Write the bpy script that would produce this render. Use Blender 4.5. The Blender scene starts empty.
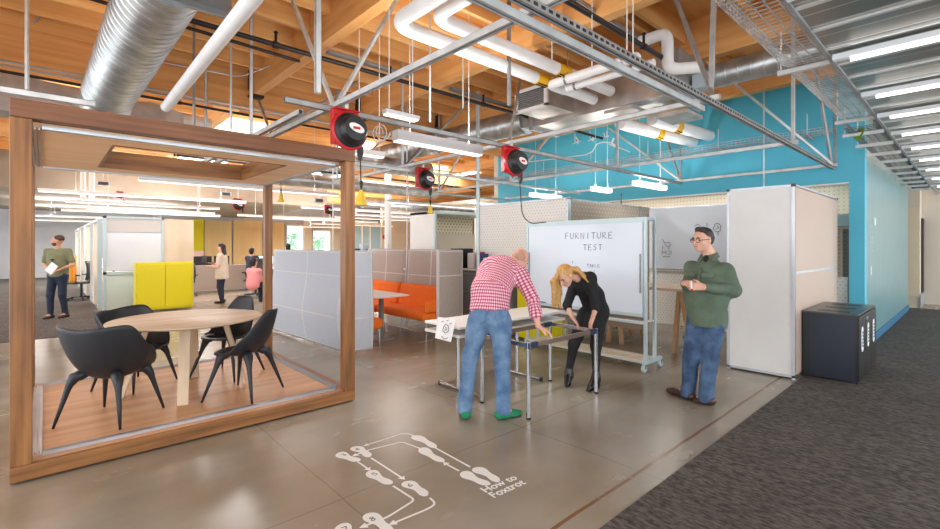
import bpy, bmesh, math, random
import numpy as np
from mathutils import Vector, Matrix, noise as mnoise
random.seed(7)
C = bpy.context.scene.collection
PI = math.pi
V = Vector
# ---------- camera model: lens 465 px at 940 px wide, level, eye height 1.6 m ----------
FP, CX, HY, EH, YAW = 465.0, 470.0, 246.0, 1.6, math.radians(47.5)
FW = (math.cos(YAW), math.sin(YAW)); RT = (math.sin(YAW), -math.cos(YAW))
def ray(px, py):
    a = (px-CX)/FP
    return (FW[0]+a*RT[0], FW[1]+a*RT[1], -(py-HY)/FP)
def G(px, py, z=0.0):
    r = ray(px, py); t = (z-EH)/r[2]; return V((r[0]*t, r[1]*t, z))
def PX(px, py, X):
    r = ray(px, py); t = X/r[0]; return V((X, r[1]*t, EH+r[2]*t))
def PY(px, py, Y):
    r = ray(px, py); t = Y/r[1]; return V((r[0]*t, Y, EH+r[2]*t))
def AT(px, py, d):
    r = ray(px, py); return V((r[0]*d, r[1]*d, EH+r[2]*d))

# ---------- materials ----------
def lin(c):
    return tuple((x/255/12.92 if x/255 <= .04045 else ((x/255+.055)/1.055)**2.4) for x in c)
MATS = {}
def nodes(name):
    m = bpy.data.materials.new(name); m.use_nodes = True
    nt = m.node_tree; b = nt.nodes['Principled BSDF']
    return m, nt, b
def rgba(c): return (*lin(c), 1)
def mat(name, c, rough=.5, metal=0, var=0, scale=8, stretch=(1,1,1), bump=0, c2=None, emit=0, alpha=1, trans=0, spec=None, bscale=None, obj=True, detail=4):
    if name in MATS: return MATS[name]
    m, nt, b = nodes(name); N = nt.nodes; L = nt.links
    b.inputs['Base Color'].default_value = rgba(c)
    b.inputs['Roughness'].default_value = rough; b.inputs['Metallic'].default_value = metal
    if spec is not None: b.inputs['Specular IOR Level'].default_value = spec
    if trans: b.inputs['Transmission Weight'].default_value = trans
    if alpha < 1: b.inputs['Alpha'].default_value = alpha
    if emit:
        b.inputs['Emission Color'].default_value = rgba(c); b.inputs['Emission Strength'].default_value = emit
    if var or c2 or bump:
        tc = N.new('ShaderNodeTexCoord'); mp = N.new('ShaderNodeMapping'); mp.inputs['Scale'].default_value = stretch
        L.new(tc.outputs['Object'], mp.inputs['Vector'])
        nz = N.new('ShaderNodeTexNoise'); nz.inputs['Scale'].default_value = scale; nz.inputs['Detail'].default_value = detail
        L.new(mp.outputs[0], nz.inputs['Vector'])
        mx = N.new('ShaderNodeMix'); mx.data_type = 'RGBA'
        if c2 is None:
            c2 = tuple(max(0, x*(1-var)) for x in c); c1 = tuple(min(255, x*(1+var*.6)) for x in c)
        else: c1 = c
        mx.inputs[6].default_value = rgba(c2); mx.inputs[7].default_value = rgba(c1)
        rp = N.new('ShaderNodeValToRGB'); rp.color_ramp.elements[0].position = .32; rp.color_ramp.elements[1].position = .68
        L.new(nz.outputs['Fac'], rp.inputs[0]); L.new(rp.outputs[0], mx.inputs[0]); L.new(mx.outputs[2], b.inputs['Base Color'])
        if bump:
            bp = N.new('ShaderNodeBump'); bp.inputs['Strength'].default_value = bump; bp.inputs['Distance'].default_value = .01
            if bscale:
                n2 = N.new('ShaderNodeTexNoise'); n2.inputs['Scale'].default_value = bscale; L.new(mp.outputs[0], n2.inputs['Vector']); L.new(n2.outputs['Fac'], bp.inputs['Height'])
            else: L.new(nz.outputs['Fac'], bp.inputs['Height'])
            L.new(bp.outputs[0], b.inputs['Normal'])
    MATS[name] = m; return m
def wood(name, c, c2, axis=0, scale=6, rough=.5):
    st = [7, 7, 7]; st[axis] = .45
    return mat(name, c, rough, c2=c2, scale=scale, stretch=tuple(st), bump=.08, detail=6)

M = {}
M['beam'] = wood('glulam_wood', (244,190,122), (220,156,88), 1, 1.3, .6)
M['beam_x'] = wood('girder_wood', (238,180,112), (212,146,80), 0, 1.3, .6)
M['beam_shaded'] = wood('shaded_beam_wood', (138,90,56), (96,58,34), 0, 3, .45)  # frame wood with the shade of the unlit roof beam put into its colour
M['joist'] = wood('joist_wood', (250,204,136), (230,168,98), 0, 1.3, .6)
M['ply_deck'] = mat('plywood_deck', (236,186,122), .65, c2=(214,156,92), scale=1.2, stretch=(1,6,1), detail=5)
for k, a in (('x',0),('y',1),('z',2)):
    M['frame_'+k] = wood('stained_frame_wood_'+k, (164,112,62), (112,72,38), a, 3, .45)
M['pav_floor'] = wood('booth_floor_wood', (216,166,120), (186,132,88), 0, 1.2, .4)
M['pav_ceil'] = wood('booth_ceiling_wood', (248,208,164), (234,186,138), 0, .8, .5)
M['birch'] = wood('pale_ash_wood', (222,200,172), (204,180,150), 0, 1.0, .45)
M['birch_z'] = wood('pale_ash_wood_upright', (226,204,174), (206,182,150), 2, 1.0, .45)
M['oak_z'] = wood('oak_trestle_wood', (198,160,120), (170,130,92), 2, 2, .5)
M['plywood'] = wood('plywood_panel', (228,200,146), (214,182,124), 2, .35, .5)
M['alu'] = mat('brushed_aluminium', (196,200,204), .35, .85, var=.06, scale=3)
M['galv'] = mat('galvanised_steel', (190,196,198), .36, .8, var=.14, scale=5, detail=3)
M['strut'] = mat('galvanised_strut', (208,212,212), .42, .45, var=.08, scale=6)
M['strutdark'] = mat('dull_grey_strut', (158,160,160), .45, .45, var=.08, scale=6)
M['chrome'] = mat('satin_chrome', (200,202,206), .18, .95)
M['black_pipe'] = mat('black_iron_pipe', (38,34,34), .4, .3)
M['white'] = mat('white_paint', (232,232,230), .45)
M['insul'] = mat('white_pipe_insulation', (236,236,236), .5, var=.03, scale=4)
M['offwhite'] = mat('off_white_laminate', (236,235,232), .4, var=.02, scale=2)
M['whiteboard'] = mat('whiteboard_enamel', (218,228,240), .12)
M['board_frame'] = mat('pale_blue_steel', (190,208,212), .35, .3)
M['lam_top'] = mat('white_laminate', (236,234,230), .3)
M['yellow'] = mat('yellow_laminate', (222,206,10), .35)
M['orange'] = mat('orange_wool', (246,118,26), .85, var=.08, scale=60, bump=.15)
M['felt_grey'] = mat('blue_grey_felt', (186,192,202), .9, var=.05, scale=90, bump=.15)
M['felt_warm'] = mat('warm_grey_felt', (176,164,156), .9, var=.05, scale=90, bump=.15)
M['felt_seam'] = mat('pale_seam_piping', (206,204,204), .8)
M['black_shell'] = mat('black_chair_shell', (34,37,43), .45, var=.06, scale=20)
M['black'] = mat('black_plastic', (24,24,26), .4)
M['darkgrey'] = mat('dark_grey_plastic', (70,72,76), .5)
M['cab_grey'] = mat('grey_cabinet_steel', (128,128,130), .5)
M['red'] = mat('red_enamel', (190,24,32), .35)
M['screen_on'] = mat('lit_monitor_screen', (220,236,250), .3, emit=.9)
M['lamp'] = mat('lamp_diffuser', (255,250,246), .5, emit=1.3)
M['lamp_body'] = mat('lamp_housing_grey', (206,206,208), .4, .2)
M['trayd'] = mat('dull_wire', (104,106,108), .5, .5)
M['tube'] = mat('fluorescent_tube', (255,252,246), .5, emit=1.8)
M['blue'] = mat('turquoise_wall_paint', (84,190,218), .5, var=.02, scale=1)
M['teal'] = mat('teal_side_wall_paint', (92,166,180), .3, var=.03, scale=1.5)
M['teal_dark'] = mat('deep_teal_base', (30,110,150), .5)
M['cream'] = mat('cream_wall_paint', (222,212,196), .6, var=.02, scale=1)
M['greywall'] = mat('grey_wall_paint', (186,186,190), .7, var=.04, scale=.8)
M['concrete_soffit'] = mat('grey_brown_soffit', (150,138,122), .8, var=.08, scale=.8)
M['navy_bin'] = mat('dark_navy_bin_panel', (24,32,48), .38)
M['bin_black'] = mat('black_bin_front', (20,20,22), .35)
M['bin_top'] = mat('dark_bin_top', (78,78,74), .3)
M['brown_panel'] = mat('brown_slide_panel', (150,124,104), .5)
M['ink'] = mat('marker_ink', (60,62,74), .6)
M['decal'] = mat('white_floor_vinyl', (226,224,220), .55)
M['decal_ink'] = mat('grey_floor_ink', (110,106,102), .6)
M['paper'] = mat('white_paper', (240,240,240), .7)
M['denim'] = mat('blue_denim', (116,144,174), .85, c2=(70,102,140), scale=8, bump=.9, bscale=16)
M['denim2'] = mat('dark_blue_denim', (78,106,140), .85, c2=(44,64,94), scale=9, bump=.9, bscale=16)
M['navy'] = mat('navy_trousers', (38,48,68), .85, var=.1, scale=12)
M['skin'] = mat('skin', (224,172,148), .5, var=.04, scale=14)
M['skin2'] = mat('tan_skin', (202,150,122), .5, var=.04, scale=14)
M['lips'] = mat('lips', (190,110,104), .5)
M['blackcloth'] = mat('black_cloth', (24,24,28), .8, var=.1, scale=30)
M['blackleather'] = mat('black_leather', (18,18,20), .25)
M['green_shirt'] = mat('dark_green_cotton', (92,108,90), .85, var=.1, scale=7, bump=.9, bscale=11)
M['olive'] = mat('olive_cotton', (122,124,92), .85, var=.06, scale=10)
M['cream_cloth'] = mat('cream_cloth', (222,206,186), .85, var=.05, scale=10)
M['pink_cloth'] = mat('pink_cloth', (236,150,150), .85)
M['greenshoe'] = mat('green_suede', (20,128,84), .7)
M['brownshoe'] = mat('dark_brown_leather', (64,40,34), .35)
M['blonde'] = mat('blonde_hair', (222,176,108), .45, c2=(184,134,70), scale=14, stretch=(6,6,.6), bump=.5, detail=3)
M['darkhair'] = mat('dark_hair', (62,56,54), .6, c2=(36,32,32), scale=40, bump=.4)
M['blackhair'] = mat('black_brown_hair', (44,34,30), .5, c2=(26,20,18), scale=30, bump=.3)
M['brownhair'] = mat('brown_hair', (84,58,44), .6, c2=(54,38,30), scale=30, bump=.3)
M['eye'] = mat('eye', (40,32,30), .2)
M['leaf'] = mat('leaf_green', (120,170,40), .5)
M['yband'] = mat('yellow_pipe_label', (236,178,20), .5)
M['yplug'] = mat('yellow_rubber', (232,196,60), .5)
M['glassgreen'] = mat('window_daylight', (214,240,236), .4, emit=1.5)
M['sky_panel'] = mat('skylight_daylight', (255,255,255), .5, emit=2.2)
M['duct_brown'] = mat('rect_duct_steel', (196,190,184), .38, .75, var=.1, scale=4)
M['cable'] = mat('white_cable', (220,220,216), .6)

def line_mask(nt, axis_out, vals, w, tcv):
    """sum of thin lines |coord - v| < w"""
    N = nt.nodes; L = nt.links; acc = None
    for v in vals:
        s = N.new('ShaderNodeMath'); s.operation = 'SUBTRACT'; L.new(axis_out, s.inputs[0]); s.inputs[1].default_value = v
        a = N.new('ShaderNodeMath'); a.operation = 'ABSOLUTE'; L.new(s.outputs[0], a.inputs[0])
        l = N.new('ShaderNodeMath'); l.operation = 'LESS_THAN'; L.new(a.outputs[0], l.inputs[0]); l.inputs[1].default_value = w
        if acc is None: acc = l
        else:
            m = N.new('ShaderNodeMath'); m.operation = 'MAXIMUM'; L.new(acc.outputs[0], m.inputs[0]); L.new(l.outputs[0], m.inputs[1]); acc = m
    return acc
def concrete():
    m, nt, b = nodes('polished_concrete'); N = nt.nodes; L = nt.links
    tc = N.new('ShaderNodeTexCoord')
    def nz(s, d, st=(1,1,1)):
        mp = N.new('ShaderNodeMapping'); mp.inputs['Scale'].default_value = st; L.new(tc.outputs['Object'], mp.inputs[0])
        n = N.new('ShaderNodeTexNoise'); n.inputs['Scale'].default_value = s; n.inputs['Detail'].default_value = d; L.new(mp.outputs[0], n.inputs['Vector']); return n
    n1 = nz(.55, 5); n2 = nz(2.6, 9, (.6,1.3,1)); n3 = nz(40, 3)
    r1 = N.new('ShaderNodeValToRGB'); e = r1.color_ramp.elements
    e[0].position = .33; e[0].color = rgba((142,127,106)); e[1].position = .68; e[1].color = rgba((174,168,154))
    L.new(n1.outputs['Fac'], r1.inputs[0])
    r2 = N.new('ShaderNodeValToRGB'); e = r2.color_ramp.elements
    e[0].position = .1; e[0].color = (.6,.59,.57,1); e[1].position = .8; e[1].color = (1,1,1,1)
    L.new(n2.outputs['Fac'], r2.inputs[0])
    mx = N.new('ShaderNodeMix'); mx.data_type = 'RGBA'; mx.blend_type = 'MULTIPLY'; mx.inputs[0].default_value = .55
    L.new(r1.outputs[0], mx.inputs[6]); L.new(r2.outputs[0], mx.inputs[7])
    # wobbling joint lines
    wob = nz(1.2, 4); ws = N.new('ShaderNodeMath'); ws.operation = 'MULTIPLY_ADD'; ws.inputs[1].default_value = .05; ws.inputs[2].default_value = -.025
    L.new(wob.outputs['Fac'], ws.inputs[0])
    sp = N.new('ShaderNodeSeparateXYZ'); L.new(tc.outputs['Object'], sp.inputs[0])
    ax = N.new('ShaderNodeMath'); L.new(sp.outputs[0], ax.inputs[0]); L.new(ws.outputs[0], ax.inputs[1])
    ay = N.new('ShaderNodeMath'); L.new(sp.outputs[1], ay.inputs[0]); L.new(ws.outputs[0], ay.inputs[1])
    lx = line_mask(nt, ax.outputs[0], [1.4, 3.12, 6.3, 8.7], .006, tc)
    ly = line_mask(nt, ay.outputs[0], [2.72, 4.95, 7.2, 9.6, 12.2], .006, tc)
    l2 = line_mask(nt, ay.outputs[0], [1.62], .013, tc)
    mm = N.new('ShaderNodeMath'); mm.operation = 'MAXIMUM'; L.new(lx.outputs[0], mm.inputs[0]); L.new(ly.outputs[0], mm.inputs[1])
    mf = N.new('ShaderNodeMath'); mf.operation = 'MULTIPLY'; mf.inputs[1].default_value = .45; L.new(mm.outputs[0], mf.inputs[0])
    mx2 = N.new('ShaderNodeMix'); mx2.data_type = 'RGBA'; L.new(mf.outputs[0], mx2.inputs[0]); L.new(mx.outputs[2], mx2.inputs[6]); mx2.inputs[7].default_value = rgba((104,90,76))
    mx3 = N.new('ShaderNodeMix'); mx3.data_type = 'RGBA'; L.new(l2.outputs[0], mx3.inputs[0]); L.new(mx2.outputs[2], mx3.inputs[6]); mx3.inputs[7].default_value = rgba((122,88,58))
    L.new(mx3.outputs[2], b.inputs['Base Color'])
    rr = N.new('ShaderNodeMapRange'); rr.inputs[3].default_value = .17; rr.inputs[4].default_value = .33; L.new(n2.outputs['Fac'], rr.inputs[0]); L.new(rr.outputs[0], b.inputs['Roughness'])
    bp = N.new('ShaderNodeBump'); bp.inputs['Strength'].default_value = .04; L.new(n2.outputs['Fac'], bp.inputs['Height']); L.new(bp.outputs[0], b.inputs['Normal'])
    return m
M['concrete'] = concrete()
def carpetmat():
    m, nt, b = nodes('dark_grey_carpet'); N = nt.nodes; L = nt.links
    tc = N.new('ShaderNodeTexCoord')
    def nz(s, d, st):
        mp = N.new('ShaderNodeMapping'); mp.inputs['Scale'].default_value = st; L.new(tc.outputs['Object'], mp.inputs[0])
        n = N.new('ShaderNodeTexNoise'); n.inputs['Scale'].default_value = s; n.inputs['Detail'].default_value = d; L.new(mp.outputs[0], n.inputs['Vector']); return n
    a = nz(55, 3, (1,.4,1)); c = nz(1.4, 3, (1,1,1))
    r = N.new('ShaderNodeValToRGB'); e = r.color_ramp.elements; e[0].position = .36; e[0].color = rgba((58,54,51)); e[1].position = .64; e[1].color = rgba((108,101,95))
    L.new(a.outputs['Fac'], r.inputs[0])
    mx = N.new('ShaderNodeMix'); mx.data_type = 'RGBA'; mx.blend_type = 'MULTIPLY'; mx.inputs[0].default_value = .5
    r2 = N.new('ShaderNodeValToRGB'); e = r2.color_ramp.elements; e[0].position = .35; e[0].color = (.6,.58,.56,1); e[1].position = .65; e[1].color = (1,1,1,1)
    L.new(c.outputs['Fac'], r2.inputs[0]); L.new(r.outputs[0], mx.inputs[6]); L.new(r2.outputs[0], mx.inputs[7]); L.new(mx.outputs[2], b.inputs['Base Color'])
    b.inputs['Roughness'].default_value = .95
    bp = N.new('ShaderNodeBump'); bp.inputs['Strength'].default_value = .4; bp.inputs['Distance'].default_value = .006; L.new(a.outputs['Fac'], bp.inputs['Height']); L.new(bp.outputs[0], b.inputs['Normal'])
    return m
M['carpet'] = carpetmat()
def ribbed(name, c, axis, period, depth_c, rough, metal, width=.12, bump=.5):
    """fine grooves every `period` metres along an axis (0 x, 1 y, 2 z)"""
    m, nt, b = nodes(name); N = nt.nodes; L = nt.links
    tc = N.new('ShaderNodeTexCoord'); sp = N.new('ShaderNodeSeparateXYZ'); L.new(tc.outputs['Object'], sp.inputs[0])
    d = N.new('ShaderNodeMath'); d.operation = 'DIVIDE'; d.inputs[1].default_value = period; L.new(sp.outputs[axis], d.inputs[0])
    f = N.new('ShaderNodeMath'); f.operation = 'FRACT'; L.new(d.outputs[0], f.inputs[0])
    g = N.new('ShaderNodeMath'); g.operation = 'LESS_THAN'; g.inputs[1].default_value = width; L.new(f.outputs[0], g.inputs[0])
    nz = N.new('ShaderNodeTexNoise'); nz.inputs['Scale'].default_value = 2; nz.inputs['Detail'].default_value = 4; L.new(tc.outputs['Object'], nz.inputs['Vector'])
    mx0 = N.new('ShaderNodeMix'); mx0.data_type = 'RGBA'; mx0.inputs[6].default_value = rgba(tuple(x*.88 for x in c)); mx0.inputs[7].default_value = rgba(c); L.new(nz.outputs['Fac'], mx0.inputs[0])
    mx = N.new('ShaderNodeMix'); mx.data_type = 'RGBA'; mx.inputs[7].default_value = rgba(depth_c); L.new(mx0.outputs[2], mx.inputs[6]); L.new(g.outputs[0], mx.inputs[0]); L.new(mx.outputs[2], b.inputs['Base Color'])
    b.inputs['Roughness'].default_value = rough; b.inputs['Metallic'].default_value = metal
    bp = N.new('ShaderNodeBump'); bp.inputs['Strength'].default_value = bump; bp.inputs['Distance'].default_value = .01; L.new(g.outputs[0], bp.inputs['Height']); L.new(bp.outputs[0], b.inputs['Normal'])
    return m
M['deckmetal'] = ribbed('ribbed_metal_deck', (150,145,136), 0, .21, (190,190,188), .3, .78, .07)
M['teal_plank'] = ribbed('teal_wall_panels', (126,174,178), 0, .62, (106,156,164), .28, 0, .02, .2)
def perf(name, c, hole, period, r, rough=.5, stagger=True, axes=(1,2), sx=1.0):
    """panel with a regular pattern of small dark slots"""
    m, nt, b = nodes(name); N = nt.nodes; L = nt.links
    tc = N.new('ShaderNodeTexCoord'); sp = N.new('ShaderNodeSeparateXYZ'); L.new(tc.outputs['Object'], sp.inputs[0])
    def mth(op, a, bb=None):
        n = N.new('ShaderNodeMath'); n.operation = op
        if isinstance(a, (int,float)): n.inputs[0].default_value = a
        else: L.new(a, n.inputs[0])
        if bb is not None:
            if isinstance(bb, (int,float)): n.inputs[1].default_value = bb
            else: L.new(bb, n.inputs[1])
        return n.outputs[0]
    hsum = mth('ADD', sp.outputs[0], sp.outputs[1])
    u = mth('DIVIDE', hsum, period*sx); v = mth('DIVIDE', sp.outputs[2], period)
    row = mth('FLOOR', v)
    if stagger: u = mth('ADD', u, mth('MULTIPLY', row, .5))
    fu = mth('SUBTRACT', mth('FRACT', u), .5); fv = mth('SUBTRACT', mth('FRACT', v), .5)
    fu = mth('MULTIPLY', fu, sx)
    dd = mth('SQRT', mth('ADD', mth('MULTIPLY', fu, fu), mth('MULTIPLY', fv, fv)))
    g = mth('LESS_THAN', dd, r)
    mx = N.new('ShaderNodeMix'); mx.data_type = 'RGBA'; mx.inputs[6].default_value = rgba(c); mx.inputs[7].default_value = rgba(hole); L.new(g, mx.inputs[0]); L.new(mx.outputs[2], b.inputs['Base Color'])
    b.inputs['Roughness'].default_value = rough
    return m
M['perf_white'] = perf('white_patterned_screen', (246,245,240), (206,200,184), .05, .2, sx=1.3)
M['perf_cream'] = perf('cream_patterned_screen', (236,226,200), (150,132,100), .07, .24, sx=1.4)
M['perf_dark'] = perf('smoky_patterned_glass', (150,140,126), (186,178,160), .07, .2, .25, sx=1.4)
M['peg'] = perf('cream_pegboard', (232,222,206), (160,148,128), .075, .13, stagger=False)
M['peg_dark'] = perf('grey_pegboard', (128,128,128), (60,60,60), .075, .14, stagger=False)
def plaid():
    m, nt, b = nodes('red_white_plaid'); N = nt.nodes; L = nt.links
    at_ = N.new('ShaderNodeAttribute'); at_.attribute_name = 'weave'; sp = N.new('ShaderNodeSeparateXYZ'); L.new(at_.outputs['Vector'], sp.inputs[0])
    def stripe(ax, per, w):
        d = N.new('ShaderNodeMath'); d.operation = 'DIVIDE'; d.inputs[1].default_value = per; L.new(sp.outputs[ax], d.inputs[0])
        f = N.new('ShaderNodeMath'); f.operation = 'FRACT'; L.new(d.outputs[0], f.inputs[0])
        g = N.new('ShaderNodeMath'); g.operation = 'LESS_THAN'; g.inputs[1].default_value = w; L.new(f.outputs[0], g.inputs[0]); return g.outputs[0]
    a = stripe(0, .03, .45); c = stripe(1, .03, .45)
    s = N.new('ShaderNodeMath'); L.new(a, s.inputs[0]); L.new(c, s.inputs[1])
    h = N.new('ShaderNodeMath'); h.operation = 'MULTIPLY'; h.inputs[1].default_value = .5; L.new(s.outputs[0], h.inputs[0])
    r = N.new('ShaderNodeValToRGB'); r.color_ramp.interpolation = 'CONSTANT'; e = r.color_ramp.elements
    e[0].position = 0; e[0].color = rgba((238,206,214)); e[1].position = .4; e[1].color = rgba((206,112,136)); n = e.new(.8); n.color = rgba((158,54,84))
    L.new(h.outputs[0], r.inputs[0]); L.new(r.outputs[0], b.inputs['Base Color']); b.inputs['Roughness'].default_value = .85
    return m
M['plaid'] = plaid()

# ---------- object helpers ----------
def setp(o, label=None, cat=None, group=None, kind=None):
    if label: o['label'] = label
    if cat: o['category'] = cat
    if group: o['group'] = group
    if kind: o['kind'] = kind
    return o
def thing(name, loc, label, cat, group=None, rz=0):
    o = bpy.data.objects.new(name, None); C.objects.link(o)
    o.location = loc; o.rotation_euler = (0,0,rz); o.empty_display_size = .1
    return setp(o, label, cat, group)
def origin_of(o):
    p = V((0,0,0))
    while o is not None: p += o.location; o = o.parent
    return p
class MB:
    """collects shapes in world (or local) coordinates, then links them as one mesh"""
    def __init__(s): s.v = []; s.f = []
    def add(s, vs, fs):
        k = len(s.v); s.v += [V(p) for p in vs]; s.f += [tuple(i+k for i in f) for f in fs]; return s
    def box(s, a, b):
        x0,y0,z0 = [min(a[i],b[i]) for i in range(3)]; x1,y1,z1 = [max(a[i],b[i]) for i in range(3)]
        return s.add([(x0,y0,z0),(x1,y0,z0),(x1,y1,z0),(x0,y1,z0),(x0,y0,z1),(x1,y0,z1),(x1,y1,z1),(x0,y1,z1)],
            [(0,3,2,1),(4,5,6,7),(0,1,5,4),(1,2,6,5),(2,3,7,6),(3,0,4,7)])
    def bar(s, p, q, w, h, up=(0,0,1)):
        p, q = V(p), V(q); d = (q-p).normalized(); up = V(up)
        if abs(d.dot(up)) > .98: up = V((1,0,0))
        sd = d.cross(up).normalized(); u = sd.cross(d).normalized()
        vs = []
        for c in (p, q):
            for a, b in ((-1,-1),(1,-1),(1,1),(-1,1)): vs.append(c + sd*(a*w/2) + u*(b*h/2))
        return s.add(vs, [(0,3,2,1),(4,5,6,7),(0,1,5,4),(1,2,6,5),(2,3,7,6),(3,0,4,7)])
    def channel(s, p, q, w, h, up=(0,0,1), t=.004):
        """open strut channel, open side facing down"""
        p, q = V(p), V(q); d = (q-p).normalized(); up = V(up)
        if abs(d.dot(up)) > .98: up = V((1,0,0))
        sd = d.cross(up).normalized(); u = sd.cross(d).normalized()
        for a, b, ww, hh in ((0,h/2-t/2,w,t),(-w/2+t/2,0,t,h),(w/2-t/2,0,t,h),(-w/2+.008,-h/2+t/2,.014,t),(w/2-.008,-h/2+t/2,.014,t)):
            c = sd*a+u*b; s.bar(p+c, q+c, ww, hh, up)
        return s
    def tube(s, pts, r, n=10, closed=False, caps=True):
        pts = [V(p) for p in pts]; m = len(pts)
        rs = r if isinstance(r, (list,tuple)) else [r]*m
        prev = None; base = len(s.v); rings = []
        for i, p in enumerate(pts):
            if closed: d = (pts[(i+1)%m]-pts[i-1])
            else: d = (pts[min(i+1,m-1)]-pts[max(i-1,0)])
            d.normalize()
            if prev is None:
                a = V((0,0,1)) if abs(d.z) < .9 else V((1,0,0)); x = d.cross(a).normalized()
            else:
                x = prev - d*prev.dot(d)
                x = x.normalized() if x.length > 1e-6 else d.orthogonal().normalized()
            prev = x; y = d.cross(x)
            for k in range(n):
                t = 2*PI*k/n; s.v.append(p + (x*math.cos(t)+y*math.sin(t))*rs[i])
        for i in range(m if closed else m-1):
            j = (i+1)%m
            for k in range(n):
                k2 = (k+1)%n; s.f.append((base+i*n+k, base+j*n+k, base+j*n+k2, base+i*n+k2))
        if caps and not closed:
            s.f.append(tuple(base+k for k in range(n))); s.f.append(tuple(base+(m-1)*n+k for k in reversed(range(n))))
        return s
    def lathe(s, prof, c=(0,0,0), ax=(0,0,1), n=24):
        """prof: list of (radius, height along ax)"""
        ax = V(ax).normalized(); x = ax.orthogonal().normalized(); y = ax.cross(x); c = V(c); b = len(s.v); m = len(prof)
        for r, h in prof:
            for k in range(n):
                t = 2*PI*k/n; s.v.append(c+ax*h+(x*math.cos(t)+y*math.sin(t))*max(r,1e-4))
        for i in range(m-1):
            for k in range(n):
                k2 = (k+1)%n; s.f.append((b+i*n+k, b+i*n+k2, b+(i+1)*n+k2, b+(i+1)*n+k))
        s.f.append(tuple(b+k for k in reversed(range(n)))); s.f.append(tuple(b+(m-1)*n+k for k in range(n)))
        return s
    def prism(s, poly, vec):
        """poly: list of 3D points (planar), extruded along vec"""
        n = len(poly); vec = V(vec); poly = [V(p) for p in poly]
        return s.add(poly+[p+vec for p in poly], [tuple(reversed(range(n))), tuple(range(n,2*n))]+[(i,(i+1)%n,(i+1)%n+n,i+n) for i in range(n)])
    def grid(s, fn, nu, nv, closed_u=False):
        b = len(s.v)
        for i in range(nu):
            for j in range(nv): s.v.append(V(fn(i/(nu if closed_u else nu-1), j/(nv-1))))
        for i in range(nu if closed_u else nu-1):
            for j in range(nv-1):
                i2 = (i+1)%nu; s.f.append((b+i*nv+j, b+i2*nv+j, b+i2*nv+j+1, b+i*nv+j+1))
        return s
    def build(s, name, m, parent=None, smooth=False, bevel=0, solid=0, local=False, sub=0, seg=2):
        me = bpy.data.meshes.new(name)
        off = V((0,0,0)) if (local or parent is None) else origin_of(parent)
        o = bpy.data.objects.new(name, me)
        if parent is None and not local and s.v:
            lo = V([min(v[i] for v in s.v) for i in range(3)]); hi = V([max(v[i] for v in s.v) for i in range(3)])
            off = V(((lo.x+hi.x)/2, (lo.y+hi.y)/2, lo.z)); o.location = off
        me.from_pydata([tuple(v-off) for v in s.v], [], s.f)
        bm = bmesh.new(); bm.from_mesh(me); bmesh.ops.recalc_face_normals(bm, faces=bm.faces); bm.to_mesh(me); bm.free()
        if smooth:
            for p in me.polygons: p.use_smooth = True
        me.materials.append(m); C.objects.link(o)
        if parent is not None: o.parent = parent
        if solid:
            md = o.modifiers.new('solid','SOLIDIFY'); md.thickness = solid; md.offset = 0
        if sub:
            md = o.modifiers.new('sub','SUBSURF'); md.levels = sub; md.render_levels = sub
        if bevel:
            md = o.modifiers.new('bevel','BEVEL'); md.width = bevel; md.segments = seg; md.limit_method = 'ANGLE'
        if smooth == 'auto' or (smooth and (bevel or solid)):
            try: me.set_sharp_from_angle(angle=math.radians(40))
            except Exception: pass
        return o
def bx(a, b): return MB().box(a, b)
def struct(name, mb, m, parent=None, **k):
    o = mb.build(name, m, parent, **k); o['kind'] = 'structure'; return o
def copy_tree(o, parent=None):
    c = o.copy(); C.objects.link(c); c.parent = parent
    for ch in list(o.children): copy_tree(ch, c)
    return c
def fillet(pts, r=.08, n=6):
    """rounds the corners of a polyline"""
    pts = [V(p) for p in pts]; out = [pts[0]]
    for i in range(1, len(pts)-1):
        a = (pts[i-1]-pts[i]); b = (pts[i+1]-pts[i]); rr = min(r, a.length*.49, b.length*.49)
        p0 = pts[i]+a.normalized()*rr; p2 = pts[i]+b.normalized()*rr
        for k in range(n+1):
            t = k/n; out.append(p0*(1-t)**2 + pts[i]*2*t*(1-t) + p2*t*t)
    out.append(pts[-1]); return out
# =====================================================================
# SHELL
# =====================================================================
DX = 34
struct('floor', MB().box((-3.2,-3.6,-.12),(DX,32,0)).box((-6,6,-.12),(-3.2,32,0)), M['concrete'], local=True)
o = MB().box((-3.15,-3.5,0),(9.5,1.44,.008)).box((9.5,-3.5,0),(16.5,1.15,.008)).box((16.5,-3.5,0),(21.45,.6,.008)).build('carpet', M['carpet']); setp(o, 'dark grey carpet running along the corridor beside the bare concrete', 'carpet')
o = bx((-4,10.9,0),(1.0,31.9,.008)).build('carpet', M['carpet']); setp(o, 'grey carpet under the walking man in the olive shirt', 'carpet')
struct('wall_back', bx((-6,32,0),(DX,32.2,5)), M['greywall'])
struct('wall_far_right', bx((30,9,0),(30.2,32,5)), M['cream'])
# blue wall: soffit over the alcove, the column at its right end, and the side wall along the corridor
w = struct('wall_blue', MB().box((9.3,1.36,2.6),(9.5,9.0,4.3)).box((9.3,1.17,0),(9.5,1.36,4.3)), M['blue'])
struct('wall_corridor', bx((9.5,1.17,0),(15.9,1.36,4.3)), M['teal_plank'])
struct('baseboard_corridor', bx((9.5,1.155,0),(15.9,1.17,.14)), M['teal_dark'])
struct('trim_1', bx((9.27,1.36,2.575),(9.5,9.0,2.6)), M['white'])
# alcove behind the blue soffit
struct('wall_alcove', bx((11.2,1.4,0),(11.35,12,3.0)), M['peg'])
struct('ceiling_alcove', bx((9.5,1.37,2.9),(11.2,12,3.0)), M['cream'])
struct('wall_alcove_end', bx((9.3,9.0,0),(11.4,9.15,4.3)), M['cream'])
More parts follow.
